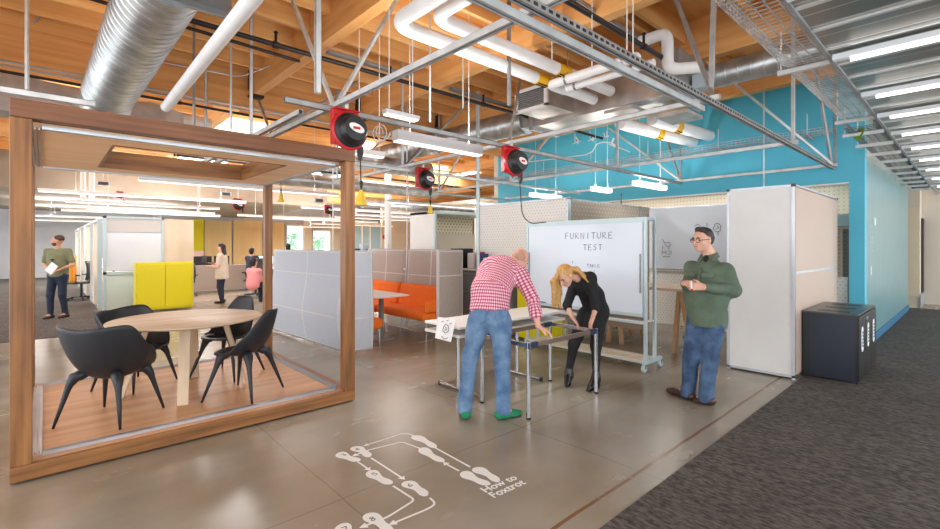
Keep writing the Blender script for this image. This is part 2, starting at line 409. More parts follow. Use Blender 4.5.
# corridor far end
struct('wall_corridor_end', bx((21.5,-4,0),(21.7,5,4.3)), M['cream'])
struct('wall_corridor_stub', MB().box((16.6,1.0,0),(16.8,3.2,4.2)).box((17.9,.62,0),(18.1,3,4.2)).box((18.1,.62,2.3),(20.2,.8,4.2)).box((20.2,.62,0),(21.5,.8,4.2)), M['cream'])
struct('door_1', bx((17.6,.99,.1),(17.9,1.03,2.35)), mat('dark_brown_door', (70,54,46), .4))
struct('wall_corridor_panel', bx((16.8,1.04,0),(17.9,1.1,4.2)), M['cream'])
struct('baseboard_corridor_stub', bx((16.55,.98,0),(17.95,1.0,.35)), mat('steel_kick_panel', (170,172,176), .35, .4))
# -------- ceiling: plank deck, joists, beams, one long girder --------
ce = struct('ceiling', MB().box((-3.2,-3.6,4.78),(DX,32,4.9)).box((-6,6,4.78),(-3.2,32,4.9)), M['ply_deck'])
for k in range(31):
    y = 1.2+.61*k
    if 3 <= y: bx((-3.2 if y < 6 else -6,y-.03,4.48),(11.6 if y < 9 else 22,y+.03,4.78)).build('joist', M['joist'], ce)
for k in range(3): bx((-3.2,1.0+.9*k,4.46),(11.6,1.06+.9*k,4.78)).build('joist', M['joist'], ce)
for k in range(9): bx((-6,20.4+1.2*k,4.5),(22,20.48+1.2*k,4.78)).build('joist', M['joist'], ce)
for x in (-3.3,-1.3,.7,2.7,4.75,6.8,8.85): bx((x-.075,.2,4.2),(x+.075,8.5,4.78)).build('beam', M['beam'], ce)
for x in (-1.3,2.7,6.8,10.9,15,19): bx((x-.075,8.7,4.2),(x+.075,20,4.78)).build('beam', M['beam'], ce)
bx((-6,8.5,4.0),(22,8.7,4.78)).build('girder', M['beam_x'], ce)
bx((-6,14.2,4.0),(22,14.4,4.78)).build('girder', M['beam_x'], ce)
bx((9.28,1.1,4.3),(9.52,9.1,4.78)).build('girder', M['beam'], ce)
for x in (2.7,4.75,6.8):
    for y in (8.44,):
        h_ = MB().box((x-.11,y-.1,4.3),(x-.08,y+.06,4.62)).box((x+.08,y-.1,4.3),(x+.11,y+.06,4.62)).box((x-.11,y-.1,4.16),(x+.11,y+.06,4.2)).build('joist_hanger', M['black_pipe'], ce)
struct('ceiling_back', MB().box((-6,20,3.4),(9.5,32,3.55)).box((-6,20,3.55),(9.5,20.15,4.78)), M['concrete_soffit'])
# skylights: openings glazed with diffusing panels, hung flush under the deck
for i, (a, b) in enumerate([((3.0,11.2),(4.1,12.4)),((6.2,11.2),(8.6,12.4)),((3.2,16.6),(4.6,18)),((10,13),(12.5,14.2)),((-.6,11),(.8,12.6)),((7.5,17),(9.5,18.4))]):
    s_ = struct('window_%d'%(i+1), bx((a[0],a[1],4.43),(b[0],b[1],4.46)), M['sky_panel'])
# lowered ribbed metal ceiling over the corridor
dk = bx((-3,-3.8,3.02),(20,.74,3.06)).build('ceiling_corridor', M['deckmetal']); dk['kind'] = 'structure'
rb = MB(); x = 1.2
while x < 20: rb.box((x,-3.8,3.006),(x+.028,.74,3.02)); x += .42
rb.build('rib', mat('bright_deck_rib', (216,216,214), .3, .6), dk)
bx((-3,.735,3.0),(20,.76,3.08)).build('edge_trim', M['strutdark'], dk)
# deck tube lights running across the corridor
XS = [3.05,4.3,5.55,6.55,7.7,8.9,10.2,11.6,13.2,15]
NTH = ['nearest the camera','second from the camera','third from the camera','fourth from the camera','fifth from the camera','sixth from the camera','seventh from the camera','eighth from the camera','ninth from the camera','farthest down the corridor']
for i, x in enumerate(XS):
    t = thing('strip_light', (x,.7,3.0), 'bright strip light across the ribbed metal corridor ceiling, '+NTH[i], 'ceiling light', 'corridor strip lights')
    MB().box((x-.03,-3.2,2.965),(x+.03,.72,3.005)).build('housing', mat('white_light_housing',(232,234,236),.3), t)
    MB().tube([(x,.62,2.95),(x,-.55,2.95)],.016,8).build('tube', M['tube'], t)
    MB().tube([(x,-.75,2.95),(x,-1.9,2.95)],.014,8).build('tube', M['tube'], t)
    MB().box((x-.035,-.75,2.93),(x+.035,-.55,2.965)).build('socket', M['galv'], t)

# -------- wire cable trays --------
def tray(p0, p1, w, h, label, group=None, step=.05, th=.005, brk=1.1, mt='galv'):
    p0, p1 = V(p0), V(p1); d = (p1-p0); Ln = d.length; d.normalize(); sd = V((0,0,1)).cross(d).normalized()
    t = thing('cable_tray', p0, label, 'cable tray', group)
    m = MB()
    for k in range(5):
        o_ = sd*(w*(k/4-.5)); m.bar(p0+o_, p1+o_, th, th)
    for s_ in (-1,1):
        o_ = sd*(w/2*s_)+V((0,0,h)); m.bar(p0+o_, p1+o_, th*1.4, th*1.4)
        o_ = sd*(w/2*s_)+V((0,0,h/2)); m.bar(p0+o_, p1+o_, th, th)
    n = int(Ln/step)
    for k in range(n+1):
        c = p0+d*(k*step); m.bar(c-sd*w/2, c+sd*w/2, th, th, d)
        for s_ in (-1,1): m.bar(c+sd*w/2*s_, c+sd*w/2*s_+V((0,0,h)), th, th, d)
    m.build('wire_mesh', M[mt], t)
    k = .3
    while k < Ln:
        c = p0+d*k-V((0,0,.03)); MB().channel(c-sd*(w/2+.06), c+sd*(w/2+.06), .04,.04).tube([c+sd*(w/2+.04),c+sd*(w/2+.04)+V((0,0,.35))],.006,6).build('bracket', M['strut'], t); k += brk
    return t
tray((1.9,.93,3.06),(6.8,.93,3.06),.26,.07,'wire mesh cable tray beside the edge of the ribbed metal ceiling','cable trays',.06,.006,2.3)
tray((6.95,.93,2.98),(16,.93,2.98),.26,.09,'wire mesh cable tray above the teal corridor wall','cable trays',.09,.006,.9,'trayd')
tray((8.95,1.5,3.35),(8.95,9.4,3.35),.22,.08,'wire mesh cable tray hung along the blue wall','cable trays',.07,.006,1.3)

# =====================================================================
# SUSPENDED STRUT GRID
# =====================================================================
GX = [1.9,4.15,6.65,8.95]; GY = [1.5,3.83,6.1,8.3]; GZ = 2.8
sg = thing('strut_grid', (1.9,1.5,GZ), 'grid of galvanised strut rails hung below the wooden ceiling with braces', 'ceiling grid')
def slotted(p, q, m_, w=.045, h=.045, name='rail'):
    r = MB().channel(p, q, w, h); o_ = r.build(name, m_, sg); return o_
for i, y in enumerate(GY):
    slotted((1.45,y,GZ),(9.0,y,GZ), M['strutdark' if i < 2 else 'strut'])
slotted((1.2,1.57,GZ-.045),(4.1,1.57,GZ-.045), M['strut'])
slotted((-3.1,5.05,GZ),(.32,5.05,GZ), M['strut'])
for x in GX:
    slotted((x,1.45 if x != 1.9 else 1.2,GZ+.045),(x,8.4,GZ+.045), M['strut'])
slotted((1.72,4.15,GZ+.02),(1.72,8.4,GZ+.02), M['strut'])
sl = MB()
x = 1.6
while x < 8.9:                     # the slots punched in the near rail
    sl.box((x,1.474,GZ-.008),(x+.03,1.4775,GZ+.008)); x += .06
sl.build('slot', M['black'], sg)['kind'] = 'stuff'
def brace(a, b, m_='strutdark', w=.032):
    MB().channel(a, b, w, w).build('brace', M[m_], sg)
def hanger(x, y, z0=GZ, m_='strut', z1=4.75, w=.035):
    MB().channel((x,y,z0),(x,y,z1), w, w, (1,0,0)).build('hanger', M[m_], sg)
brace((1.95,3.95,2.85), G(288,-12,4.3), 'strut'); brace((1.9,3.8,2.85), G(401,-8,4.3), 'strut')
MB().channel(AT(318,93,3.9), AT(318,-25,3.9), .045,.045,(1,0,0)).build('hanger', M['strut'], sg)
brace((4.15,1.5,2.85), G(674,-6,4.3)); MB().bar(AT(711,94,3.98), AT(714,-6,3.98), .035,.035).build('hanger', M['strutdark'], sg)
brace((8.9,1.5,2.85), G(735,84,4.25),'strut'); brace((8.95,1.52,2.85), G(816,69,4.3)); hanger(8.97,1.48,GZ,'strutdark')
brace((8.95,3.83,2.85), G(609,128,4.2),'strut'); brace((8.95,3.83,2.85), G(659,117,4.2)); hanger(8.95,3.83,GZ,'strutdark')
brace((6.65,6.1,2.85), G(550,134,4.3),'strut'); hanger(6.65,6.1); hanger(6.65,3.83); hanger(6.65,1.5)
brace((4.15,3.83,2.85), G(521,76,4.2)); hanger(4.15,3.83,3.3,'strutdark'); brace((4.2,6.1,2.85), G(437,128,4.2)); brace((4.2,6.1,2.85), G(470,100,4.2))
hanger(4.15,6.1); hanger(1.9,6.1); hanger(1.9,8.3); hanger(4.15,8.3); hanger(6.65,8.3); brace((6.65,6.1,2.85),(8.2,6.1,4.2),'strut'); brace((6.65,8.3,2.85),(6.65,6.9,4.2),'strut')
brace((1.9,6.1,2.85), G(359,81,4.25)); brace((4.15,8.3,2.85),(5.6,8.3,4.2),'strut')
brace(G(272,138,2.95), G(258,98,4.2)); 
for (px_, y0, y1, d, r_, mt) in ((27,90,-20,5.2,.02,'strut'),(43,72,-20,6.4,.011,'strut'),(194,128,50,6.0,.016,'strutdark'),(231,130,36,5.8,.014,'strut'),(430,122,30,5.6,.012,'strut'),(463,108,66,6.4,.012,'strut'),(552,60,-10,5.0,.005,'cable'),(592,70,-10,4.6,.005,'cable'),(627,62,-10,4.4,.006,'cable'),(633,55,-10,4.3,.006,'cable')):
    a, b = AT(px_,y0,d), AT(px_,y1,d)
    o = MB().tube([a,(a.x,a.y,4.46)], r_, 8).build('hanger_rod', M[mt])
    setp(o, {27:'slotted strut hanging at the upper left, left of the thin rod',43:'thin steel rod hanging just right of the slotted strut at upper left',194:'dark steel rod hanging above the wooden meeting booth',231:'steel rod hanging beside the white drain pipe',430:'slim steel rod behind the first long pendant lamp',463:'short dark strut hanging above the round duct',552:'thin wire above the yellow banded pipes',592:'thin wire dropping to the white pipe clamps',627:'left of two thin wires beside the black sprinkler pipe',633:'right of two thin wires beside the black sprinkler pipe'}[px_], 'hanger', 'hangers under the ceiling')

# =====================================================================
# PIPES AND DUCTS
# =====================================================================
def spiral(p0, p1, r, step=.11):
    p0, p1 = V(p0), V(p1); d = p1-p0; n = int(d.length/step); pr = []
    d.normalize()
    for k in range(n):
        h = k*step; pr += [(r,h),(r,h+step-.014),(r+.006,h+step-.007)]
    return MB().lathe(pr, p0, d, 36)
# big spiral duct coming towards us at the upper left
t = thing('air_duct', (.72,5.5,3.75), 'large shiny spiral duct descending at upper left above the booth', 'air duct')
spiral((.78,4.62,3.92),(.66,8.2,3.7),.30,.12).build('spiral_tube', M['galv'], t, smooth='auto')
MB().lathe([(.3,0),(.3,.35),(.27,.4),(.25,.8)], (.66,8.2,3.7), (0,.8,-.25), 32).build('reducer', M['galv'], t, smooth='auto')
MB().box((.35,4.1,3.72),(1.2,4.6,4.14)).box((.3,4.58,3.66),(1.26,4.62,4.18)).build('plenum', mat('plenum_steel',(150,150,150),.35,.7), t, bevel=.004)
MB().box((.3,4.05,3.66),(1.26,4.09,4.18)).build('flange', M['strutdark'], t)
t = thing('air_duct', (-.5,9.1,3.5), 'white horizontal duct with square boxes behind the big spiral duct', 'air duct')
MB().tube([(-3,9.35,4.0),(.9,9.35,3.85)], .16, 24).build('round_duct', M['insul'], t, smooth='auto')
MB().tube([(.9,9.35,3.78),(2.2,9.35,3.72)], .17, 24).build('round_duct', M['insul'], t, smooth='auto')
MB().prism([(-.55,9.1,3.48),(.1,9.1,3.48),(.3,9.1,3.6),(.3,9.1,3.95),(-.55,9.1,4.05)], (0,.5,0)).build('duct_box', M['duct_brown'], t)
MB().prism([(1.0,9.1,3.5),(1.55,9.1,3.48),(1.75,9.1,3.62),(1.75,9.1,3.85),(1.3,9.1,3.95),(1.0,9.1,3.9)], (0,.5,0)).build('duct_box', M['duct_brown'], t)
MB().box((1.0,8.9,3.3),(1.75,9.6,3.4)).build('duct_lip', M['insul'], t)
# long duct on the right, running along the blue wall and over the corridor ceiling
t = thing('air_duct', (6.7,4.5,4.0), 'long steel duct line with square box section before the blue wall', 'air duct')
spiral((6.7,5.75,3.95),(6.35,13.5,3.95),.24,.13).build('spiral_tube', M['galv'], t, smooth='auto')
MB().prism([(6.9,2.7,3.66),(6.9,2.7,4.18),(6.25,2.7,4.18),(6.25,2.7,3.66)], (0,2.5,0)).build('box_section', M['duct_brown'], t, bevel=.006)
a = [(6.9,5.2,3.66),(6.9,5.2,4.18),(6.25,5.2,4.18),(6.25,5.2,3.66)]; b_ = [(6.83,5.75,3.8),(6.83,5.75,4.1),(6.55,5.75,4.1),(6.55,5.75,3.8)]
MB().add(a+b_, [(0,1,2,3),(4,7,6,5),(0,4,5,1),(1,5,6,2),(2,6,7,3),(3,7,4,0)]).lathe([(.25,0),(.25,.06)], (6.69,5.7,3.95), (0,1,0), 32).build('transition', M['galv'], t)
bx((6.18,5.17,3.6),(6.97,5.23,4.24)).build('flange', M['strutdark'], t); bx((6.2,2.68,3.6),(6.97,2.73,4.24)).build('flange', M['strutdark'], t)
spiral((6.93,2.45,3.98),(7.0,.2,4.0),.165,.15).build('spiral_tube', M['galv'], t, smooth='auto')
MB().tube([(6.9,2.68,3.98),(6.93,2.45,3.98)], .165, 30).build('collar', M['galv'], t, smooth='auto')
g = MB().box((5.55,4.35,3.72),(6.25,4.95,4.02)).build('outlet_box', M['duct_brown'], t, bevel=.005)
gr = MB().box((5.52,4.33,3.69),(5.56,4.97,3.74)).box((5.52,4.33,4.0),(5.56,4.97,4.05)).box((5.52,4.33,3.7),(5.56,4.39,4.04)).box((5.52,4.91,3.7),(5.56,4.97,4.04))
gr.build('grille_frame', M['white'], t)
lv = MB()
for k in range(9): lv.bar((5.53,4.39,3.75+.03*k),(5.53,4.91,3.75+.03*k),.03,.006)
lv.build('louvres', M['cab_grey'], t); MB().box((5.56,4.38,3.73),(5.58,4.92,4.01)).build('grille_back', M['black'], t)
for x, y, z in ((6.9,2.9,3.5),(6.3,3.4,3.55)):
    MB().box((x-.25,y-.15,z-.02),(x+.3,y+.3,z+.03)).build('drain_pan', M['duct_brown'], t)
MB().box((6.55,2.45,3.75),(6.8,2.65,3.95)).build('control_box', mat('pale_blue_box',(190,206,214),.5), t, bevel=.01)
# white insulated pipes
def pipe(pts, r, m_, label, cat='pipe', group=None, n=18, fr=None, name='pipe'):
    o_ = MB().tube(fillet(pts, fr if fr else r*1.6), r, n).build(name, m_, smooth='auto'); return setp(o_, label, cat, group)
def banded(pts, r, label, band, text_y=None):
    t_ = thing('insulated_pipe', pts[0], label, 'pipe', 'white insulated pipes')
    MB().tube(fillet(pts, .22, 8), r, 22).build('insulation', M['insul'], t_, smooth='auto')
    d = V((1,0,0)); MB().tube([V(band)-d*.12, V(band)+d*.12], r+.004, 22).build('label_band', M['yband'], t_, smooth='auto')
    w_ = MB()
    for k in range(9):
        a_ = -1.9+.0*k; x_ = band[0]-.1+.022*k
        for q in (-2.0,-1.55):
            w_.box((x_,band[1]+math.cos(q)*(r+.005)-.008,band[2]+math.sin(q)*(r+.005)-.012),(x_+.012,band[1]+math.cos(q)*(r+.006)+.002,band[2]+math.sin(q)*(r+.006)+.012))
    w_.build('band_lettering', M['black'], t_)
banded([(2.55,2.2,3.8),(2.55,3.9,3.8),(6.1,3.9,3.8)], .075, 'white insulated pipe with a yellow band, left of the pair', (4.85,3.9,3.8))
banded([(2.82,2.2,3.86),(2.82,3.62,3.86),(6.1,3.62,3.86)], .075, 'white insulated pipe with a yellow band, right of the pair', (4.93,3.62,3.86))
t = thing('insulated_pipe', (5.0,3.8,3.72), 'pair of thin white insulated branch pipes with metal clamps above the grille box', 'pipe', 'white insulated pipes')
MB().tube(fillet([(5.3,3.85,3.74),(4.95,3.85,3.74),(4.95,2.62,3.74),(4.95,2.62,3.74)],.12), .058, 18).build('insulation', M['insul'], t, smooth='auto')
MB().tube([(5.15,3.7,3.7),(5.15,2.5,3.7)], .045, 18).build('insulation', M['insul'], t, smooth='auto')
MB().tube(fillet([(5.6,2.9,4.2),(5.6,2.55,4.2),(5.6,2.55,3.75),(5.75,2.2,3.72)],.12), .07, 18).build('insulation', M['insul'], t, smooth='auto')
for y in (3.55,2.75):
    MB().tube([(4.95,y,3.74+.0),(4.95,y+.03,3.74)], .066, 18).tube([(5.15,y,3.7),(5.15,y+.03,3.7)], .053, 18).tube([(4.95,y,3.8),(4.95,y,4.4)],.006,6).build('clamp', M['chrome'], t)
pipe([(1.2,7.3,3.45),(1.2,3.0,3.55)], .065, M['insul'], 'long white drain pipe sloping up beside the big spiral duct', group='white insulated pipes')
banded([(6.95,3.95,3.62),(7.2,3.95,3.62),(9.28,3.72,3.62)], .105, 'lower of two white insulated pipes entering the blue wall, with yellow band', (8.1,3.85,3.62))
banded([(7.35,3.6,3.68),(7.6,3.6,3.68),(9.28,3.42,3.68)], .1, 'upper of two white insulated pipes entering the blue wall, with yellow band', (8.15,3.54,3.68))
# black sprinkler pipes
def spr(p0, p1, r, label, drops=()):
    t_ = thing('sprinkler_pipe', p0, label, 'pipe', 'black sprinkler pipes')
    MB().tube([p0,p1], r, 12).build('pipe', M['black_pipe'], t_, smooth='auto')
    for q in drops:
        c = V(p0).lerp(V(p1), q); MB().tube([c, c+V((0,0,.13))], .016, 8).lathe([(.012,0),(.028,.01),(.012,.03)], c+V((0,0,.13)), (0,0,1), 10).tube([c-V((.03,0,0)), c+V((.03,0,0))], r*1.35, 12).build('sprinkler_head', M['black_pipe'], t_)
    return t_
spr((-3,5.42,3.9),(8.8,5.42,3.9),.028,'long black sprinkler pipe crossing above the first hoist reel',(.3,.42,.55,.7,.8))
spr((1.5,2.6,3.9),(6.3,2.6,3.9),.03,'black sprinkler pipe at the top, ending above the fan unit',(.75,.9))
spr((-2,5.9,4.1),(2.45,5.95,4.0),.02,'short black branch pipe ending near the first beam',(.6,))
spr((2.2,12.5,3.7),(12,12.5,3.7),.03,'distant black sprinkler pipe beyond the girder',(.3,.6))
spr((-3,8.1,3.75),(6,8.1,3.75),.02,'thin dark pipe under the girder',(.5,))
for (a, b, lb) in (((2.9,6.1,4.3),(4.3,6.1,4.3),'left'),((5.05,6.0,4.25),(6.6,6.0,4.25),'middle'),((4.3,3.0,4.3),(6,3.0,4.3),'right')):
    o = MB().channel(a, b, .09,.05).build('strut_channel', M['strutdark']); setp(o, 'dull grey strut channel fixed under the joists, %s one'%lb, 'strut', 'channels under the joists')
def conduit(pts, r, label, m_='alu'):
    o_ = MB().tube(fillet(pts,.15), r, 8).build('conduit', M[m_], smooth='auto'); setp(o_, label, 'conduit', 'thin conduits under the ceiling')
conduit([AT(0,140/3.9,6.2),AT(20,34,6.2),AT(43,15,6.2),AT(44,-8,6.2)],.014,'curved thin conduit at the upper left corner')
conduit([(-3,8.35,3.95),(6.5,8.35,3.95)],.016,'upper thin conduit along the girder')
conduit([(-3,8.3,3.88),(6.5,8.3,3.88)],.014,'lower thin conduit along the girder')
conduit([PY(150,60,8.25),PY(240,77,8.2),PX(290,58,2.78),PX(365,2,2.78)],.012,'curving pale conduit climbing the side of the first beam')
conduit([(1.5,8.2,3.3),(9,8.2,3.3)],.013,'thin horizontal conduit behind the first hoist reel')
# more far ducts
t = thing('air_duct', (6,13,3.6), 'distant round duct beyond the second reel', 'air duct', 'distant ducts')
spiral((7.2,9.4,3.5),(5.6,9.4,3.5),.2,.15).build('spiral_tube', M['galv'], t, smooth='auto'); MB().box((4.9,9.2,3.35),(5.5,9.7,3.75)).build('grille_box', M['white'], t)
t = thing('air_duct', (2,11,3.3), 'pale distant duct seen above the booth back post', 'air duct', 'distant ducts')
spiral((2.6,11.4,3.25),(9.0,11.4,3.25),.17,.2).build('spiral_tube', M['galv'], t, smooth='auto')
t = thing('air_duct', (9,16,3.3), 'pale distant duct deep in the office', 'air duct', 'distant ducts')
spiral((9,16,3.3),(17,16,3.3),.2,.2).build('spiral_tube', M['galv'], t, smooth='auto')

# =====================================================================
# LAMPS
# =====================================================================
LAMPS = []
def pendant(x0, y, x1, z, label, group='linear pendant lamps', w=.09, h=.075, power=0, body='white', zt=4.4):
    t_ = thing('pendant_lamp', ((x0+x1)/2,y,z), label, 'pendant lamp', group)
    MB().box((x0,y-w/2,z+.012),(x1,y+w/2,z+h)).build('housing', M[body], t_, bevel=.004)
    MB().box((x0+.015,y-w/2+.006,z),(x1-.015,y+w/2-.006,z+.012)).build('diffuser', M['lamp'], t_)
    for xx in (x0+.15*(x1-x0), x0+.85*(x1-x0)): MB().tube([(xx,y,z+h),(xx,y,zt)],.004,6).build('cable', M['cable'], t_)
    if power: LAMPS.append(((x0+x1)/2, y, z, abs(x1-x0), power, h))
pendant(2.72,4.13,3.95,2.70,'long grey pendant lamp right of the first hoist reel',w=.12,h=.12,body='lamp_body',power=22)
pendant(2.25,3.6,2.62,2.78,'short grey pendant lamp just above the long grey one',w=.08,h=.05,body='lamp_body')
pendant(2.75,5.05,3.15,2.7,'small white lamp hidden behind the first reel')
FP_ = [(-.1,3.95,13.1,'white pendant lamp nearest in the left row seen through the booth'),(.4,4.0,15.8,'second white pendant lamp of the left row'),(.95,4.5,18.4,'third white pendant lamp of the left row'),(.4,5.0,19.7,'farthest white pendant lamp of the left row'),
 (1.2,4.9,9.75,'white pendant lamp above the booth back edge'),(5.6,9.7,13.5,'white pendant lamp over the orange booth, nearer'),(5.3,9.6,18.6,'white pendant lamp far behind the blue grey booth'),(6.6,11.9,19.6,'farthest white pendant lamp behind the booth front post'),
 (8.5,12.2,17.2,'white pendant lamp deep in the office, right row'),(6.5,11.2,10.3,'long white pendant lamp above the grey sofa backs'),(7.9,11.5,15.4,'thin white pendant lamp over the far desks'),(9.8,14,12.2,'white pendant lamp beyond the patterned screen')]
for x0, x1, y, lb in FP_: pendant(x0, y, x1, 2.72, lb, power=60 if y > 18 else (24 if y > 14 else (12 if y > 12 else 14)), zt=3.4 if y > 20 else 4.4)
for x0, x1, y, lb in ((7.5,8.5,6.3,'lit tube lamp left against the blue wall'),(7.55,8.15,4.85,'short lit tube lamp in the middle of the blue wall'),(7.4,8.5,3.93,'lit tube lamp right against the blue wall')):
    pendant(x0,y,x1,2.63,lb,'tube lamps before the blue wall',w=.11,h=.085,power=10,body='lamp')
for x0, x1, y, lb in ((-.5,4.2,24,'added white fill lamp under the low back soffit, nearer'),(-.5,5.2,28,'added white fill lamp under the low back soffit, farther'),(10,15,23,'added white fill lamp far back on the right'),(11,16,27,'farthest added white fill lamp on the right')): pendant(x0, y, x1, 2.72, lb, power=170, zt=3.4 if x0 < 5 else 4.4)  # extra pendants added to brighten the dark far end of the office
# =====================================================================
# HOIST REELS
# =====================================================================
def reel_proto():
    t_ = thing('cable_reel', (0,0,0), 'x', 'cable reel', 'red and black cable reels')
    MB().box((-.13,-.02,-.12),(.11,.04,.19)).box((-.13,-.06,.175),(.11,.04,.19)).build('bracket', M['red'], t_, bevel=.01, local=True)
    MB().lathe([(.05,0),(.155,.0),(.168,.02),(.168,.05),(.155,.06)], (0,-.02,0), (0,-1,0), 40).build('rim', M['red'], t_, smooth='auto', local=True)
    MB().lathe([(.148,0),(.148,.02),(.122,.035),(.116,.09),(.1,.11),(0,.116)], (0,-.075,0), (0,-1,0), 40).build('drum', M['black'], t_, smooth='auto', local=True)
    MB().grid(lambda u,v: (.07*v*math.cos(2*PI*u)*1.0, -.1935, .036*v*math.sin(2*PI*u)+.016*v*math.cos(2*PI*u)*-1), 28, 2, True).build('badge', M['white'], t_, local=True, solid=.003)
    MB().box((-.035,-.197,-.012),(.03,-.1945,.01)).build('badge_mark', M['red'], t_, local=True)
    bl = MB()
    for k in range(8):
        a = 2*PI*k/8+.2; bl.lathe([(.008,0),(.008,.01),(.001,.012)], (.128*math.cos(a),-.092,.128*math.sin(a)), (0,-1,0), 8)
    bl.build('bolt', M['chrome'], t_, local=True)
    MB().box((.09,-.07,-.2),(.13,-.03,-.12)).tube([(.11,-.05,-.16),(.11,-.05,-.24)],.02,10).build('cable_guide', M['black'], t_, local=True)
    return t_
R0 = reel_proto()
RL = [(PY(346,132,3.72),'red and black cable reel hanging nearest, above the booth corner post',1.0),(PY(511,163,3.75),'red and black cable reel hanging before the blue wall',1.0),(PY(423,180,6.0),'red and black cable reel in the middle distance, under the rail crossing',1.0),
 (AT(238,205,13),'small distant cable reel seen through the booth above the plywood wall',.95),(AT(120,196,15),'tiny distant red cable reel seen through the booth above the man',.8),(AT(328,210,14),'tiny distant cable reel right of the booth back post',.8)]
for i, (p, lb, s) in enumerate(RL):
    o = R0 if i == 0 else copy_tree(R0); o.location = p; o.scale = (s,s,s); o['label'] = lb
    zz = 2.78 if i < 3 else 3.4
    q = MB().bar((p.x,p.y,p.z+.19*s),(p.x,p.y,max(zz,p.z+.25)),.03,.03).build('reel_mount', M['strut']); setp(q, 'steel mount holding up '+['the nearest cable reel','the cable reel before the blue wall','the middle distance cable reel','the distant reel above the plywood wall','the tiny reel above the walking man','the tiny reel right of the booth back post'][i], 'mount', 'reel mounts')
def cord(pts, label, plug=True, r=.006):
    t_ = thing('power_cord', pts[-1], label, 'cord', 'hanging cords')
    MB().tube(fillet(pts,.3,8), r, 8).build('cable', M['black'], t_, smooth='auto')
    if plug:
        e_ = V(pts[-1]); MB().lathe([(.012,.12),(.03,.09),(.035,.03),(.055,0),(.055,-.015)], e_-V((0,0,.1)), (0,0,1), 16).build('plug_cover', M['yplug'], t_, smooth='auto')
        MB().lathe([(.012,0),(.016,.03),(.012,.06)], e_+V((0,0,.04)), (0,0,1), 10).build('stopper', M['black'], t_)
p = RL[0][0]; cord([(p.x+.11,p.y-.05,p.z-.2),(p.x+.12,p.y-.05,p.z-.52)], 'black cord with yellow plug hanging by the booth corner post')
p = RL[2][0]; cord([(p.x+.11,p.y-.05,p.z-.2),(p.x+.11,p.y-.05,p.z-.42)], 'black cord with yellow plug hanging above the white partition box')
p = AT(281,176,8.0); cord([(p.x,p.y,2.9),(p.x,p.y,2.48)], 'black cord with yellow plug hanging behind the booth back post')
p = RL[1][0]; cord([p+V((.1,-.05,-.22)), AT(522,215,5.4), AT(530,224,5.5), AT(546,222,5.6)], 'black cord curling from the reel down behind the whiteboard', False)
# coiled white cable by the lamp
o = MB().tube([AT(384+6*math.cos(a), 132+8*math.sin(a), 4.6)+V((0,.01*a,0)) for a in np.linspace(0,4*PI,40)], .004, 6).build('coiled_cable', M['cable']); setp(o, 'coil of white cable hanging under the short grey lamp', 'cable')
# =====================================================================
# TIMBER MEETING BOOTH
# =====================================================================
BX0, BX1, BY0, BY1, BH = -.17, 2.37, 4.34, 6.8, 2.59
t = thing('meeting_booth', (BX0,BY0,0), 'large open wooden frame meeting booth holding the round table and black chairs', 'meeting booth')
PW = .112
for (x, y) in ((BX0,BY0),(BX1-PW,BY0),(BX0,BY1-PW),(BX1-.1,BY1-PW)):
    pw = PW if y == BY0 else .1
    MB().box((x,y,.12),(x+pw,y+PW,BH-.125)).build('post', M['frame_z'], t, bevel=.006)
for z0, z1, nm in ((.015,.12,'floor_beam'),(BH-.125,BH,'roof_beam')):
    for y in (BY0, BY1-PW): bx((BX0,y,z0),(BX1,y+PW,z1)).build(nm, M['frame_x' if nm == 'floor_beam' else 'beam_shaded'], t, bevel=.006)
    for x in (BX0, BX1-PW): bx((x,BY0+PW,z0),(x+PW,BY1-PW,z1)).build(nm, M['frame_y'], t, bevel=.006)
bx((BX0+PW,BY0+.04,.06),(BX1-PW,BY1-PW+.05,.125)).build('floor_panel', M['pav_floor'], t)
for (a, b) in (((BX0+.16,BY0+.15),(BX1-.16,BY0+.15)),((BX0+.16,BY1-PW),(BX1-.16,BY1-PW))):
    for z in (.12, BH-.165):
        mm = MB()
        for k in range(3): mm.box((a[0],a[1]-.035+.022*k,z),(b[0],a[1]-.027+.022*k,z+.025))
        mm.box((a[0],a[1]-.04,z+(.0 if z < 1 else .02)),(b[0],a[1]+.03,z+.006+(.0 if z < 1 else .02)))
        mm.build('sliding_track', M['alu'], t)
for xx in (BX0+PW+.02, BX1-PW-.02):
    for z in (.12, BH-.165):
        mm = MB()
        for k in range(3): mm.box((xx-.035+.022*k,BY0+.16,z),(xx-.027+.022*k,BY1-.16,z+.025))
        mm.box((xx-.04,BY0+.16,z+(.0 if z < 1 else .02)),(xx+.03,BY1-.16,z+.006+(.0 if z < 1 else .02)))
        mm.build('sliding_track', M['alu'], t)
# ceiling with an opening
ox0, ox1, oy0, oy1 = .42, 1.86, 4.86, 6.3
cz = BH-.15
cp = MB().box((BX0+PW,BY0+.14,cz),(ox0,BY1-.14,cz+.03)).box((ox1,BY0+.14,cz),(BX1-PW,BY1-.14,cz+.03)).box((ox0,BY0+.14,cz),(ox1,oy0,cz+.03)).box((ox0,oy1,cz),(ox1,BY1-.14,cz+.03))
cp.build('ceiling_panel', M['pav_ceil'], t)
bx((ox0-.001,oy0,cz-.006),(ox0+.02,oy1,cz+.18)).build('opening_lining', M['frame_y'], t); bx((ox1-.02,oy0,cz-.006),(ox1+.001,oy1,cz+.18)).build('opening_lining', M['frame_y'], t)
bx((ox0+.02,oy1-.02,cz-.006),(ox1-.02,oy1+.001,cz+.18)).build('opening_lining', M['frame_x'], t); bx((ox0+.02,oy0-.001,cz-.006),(ox1-.02,oy0+.02,cz+.18)).build('opening_lining', M['frame_x'], t)
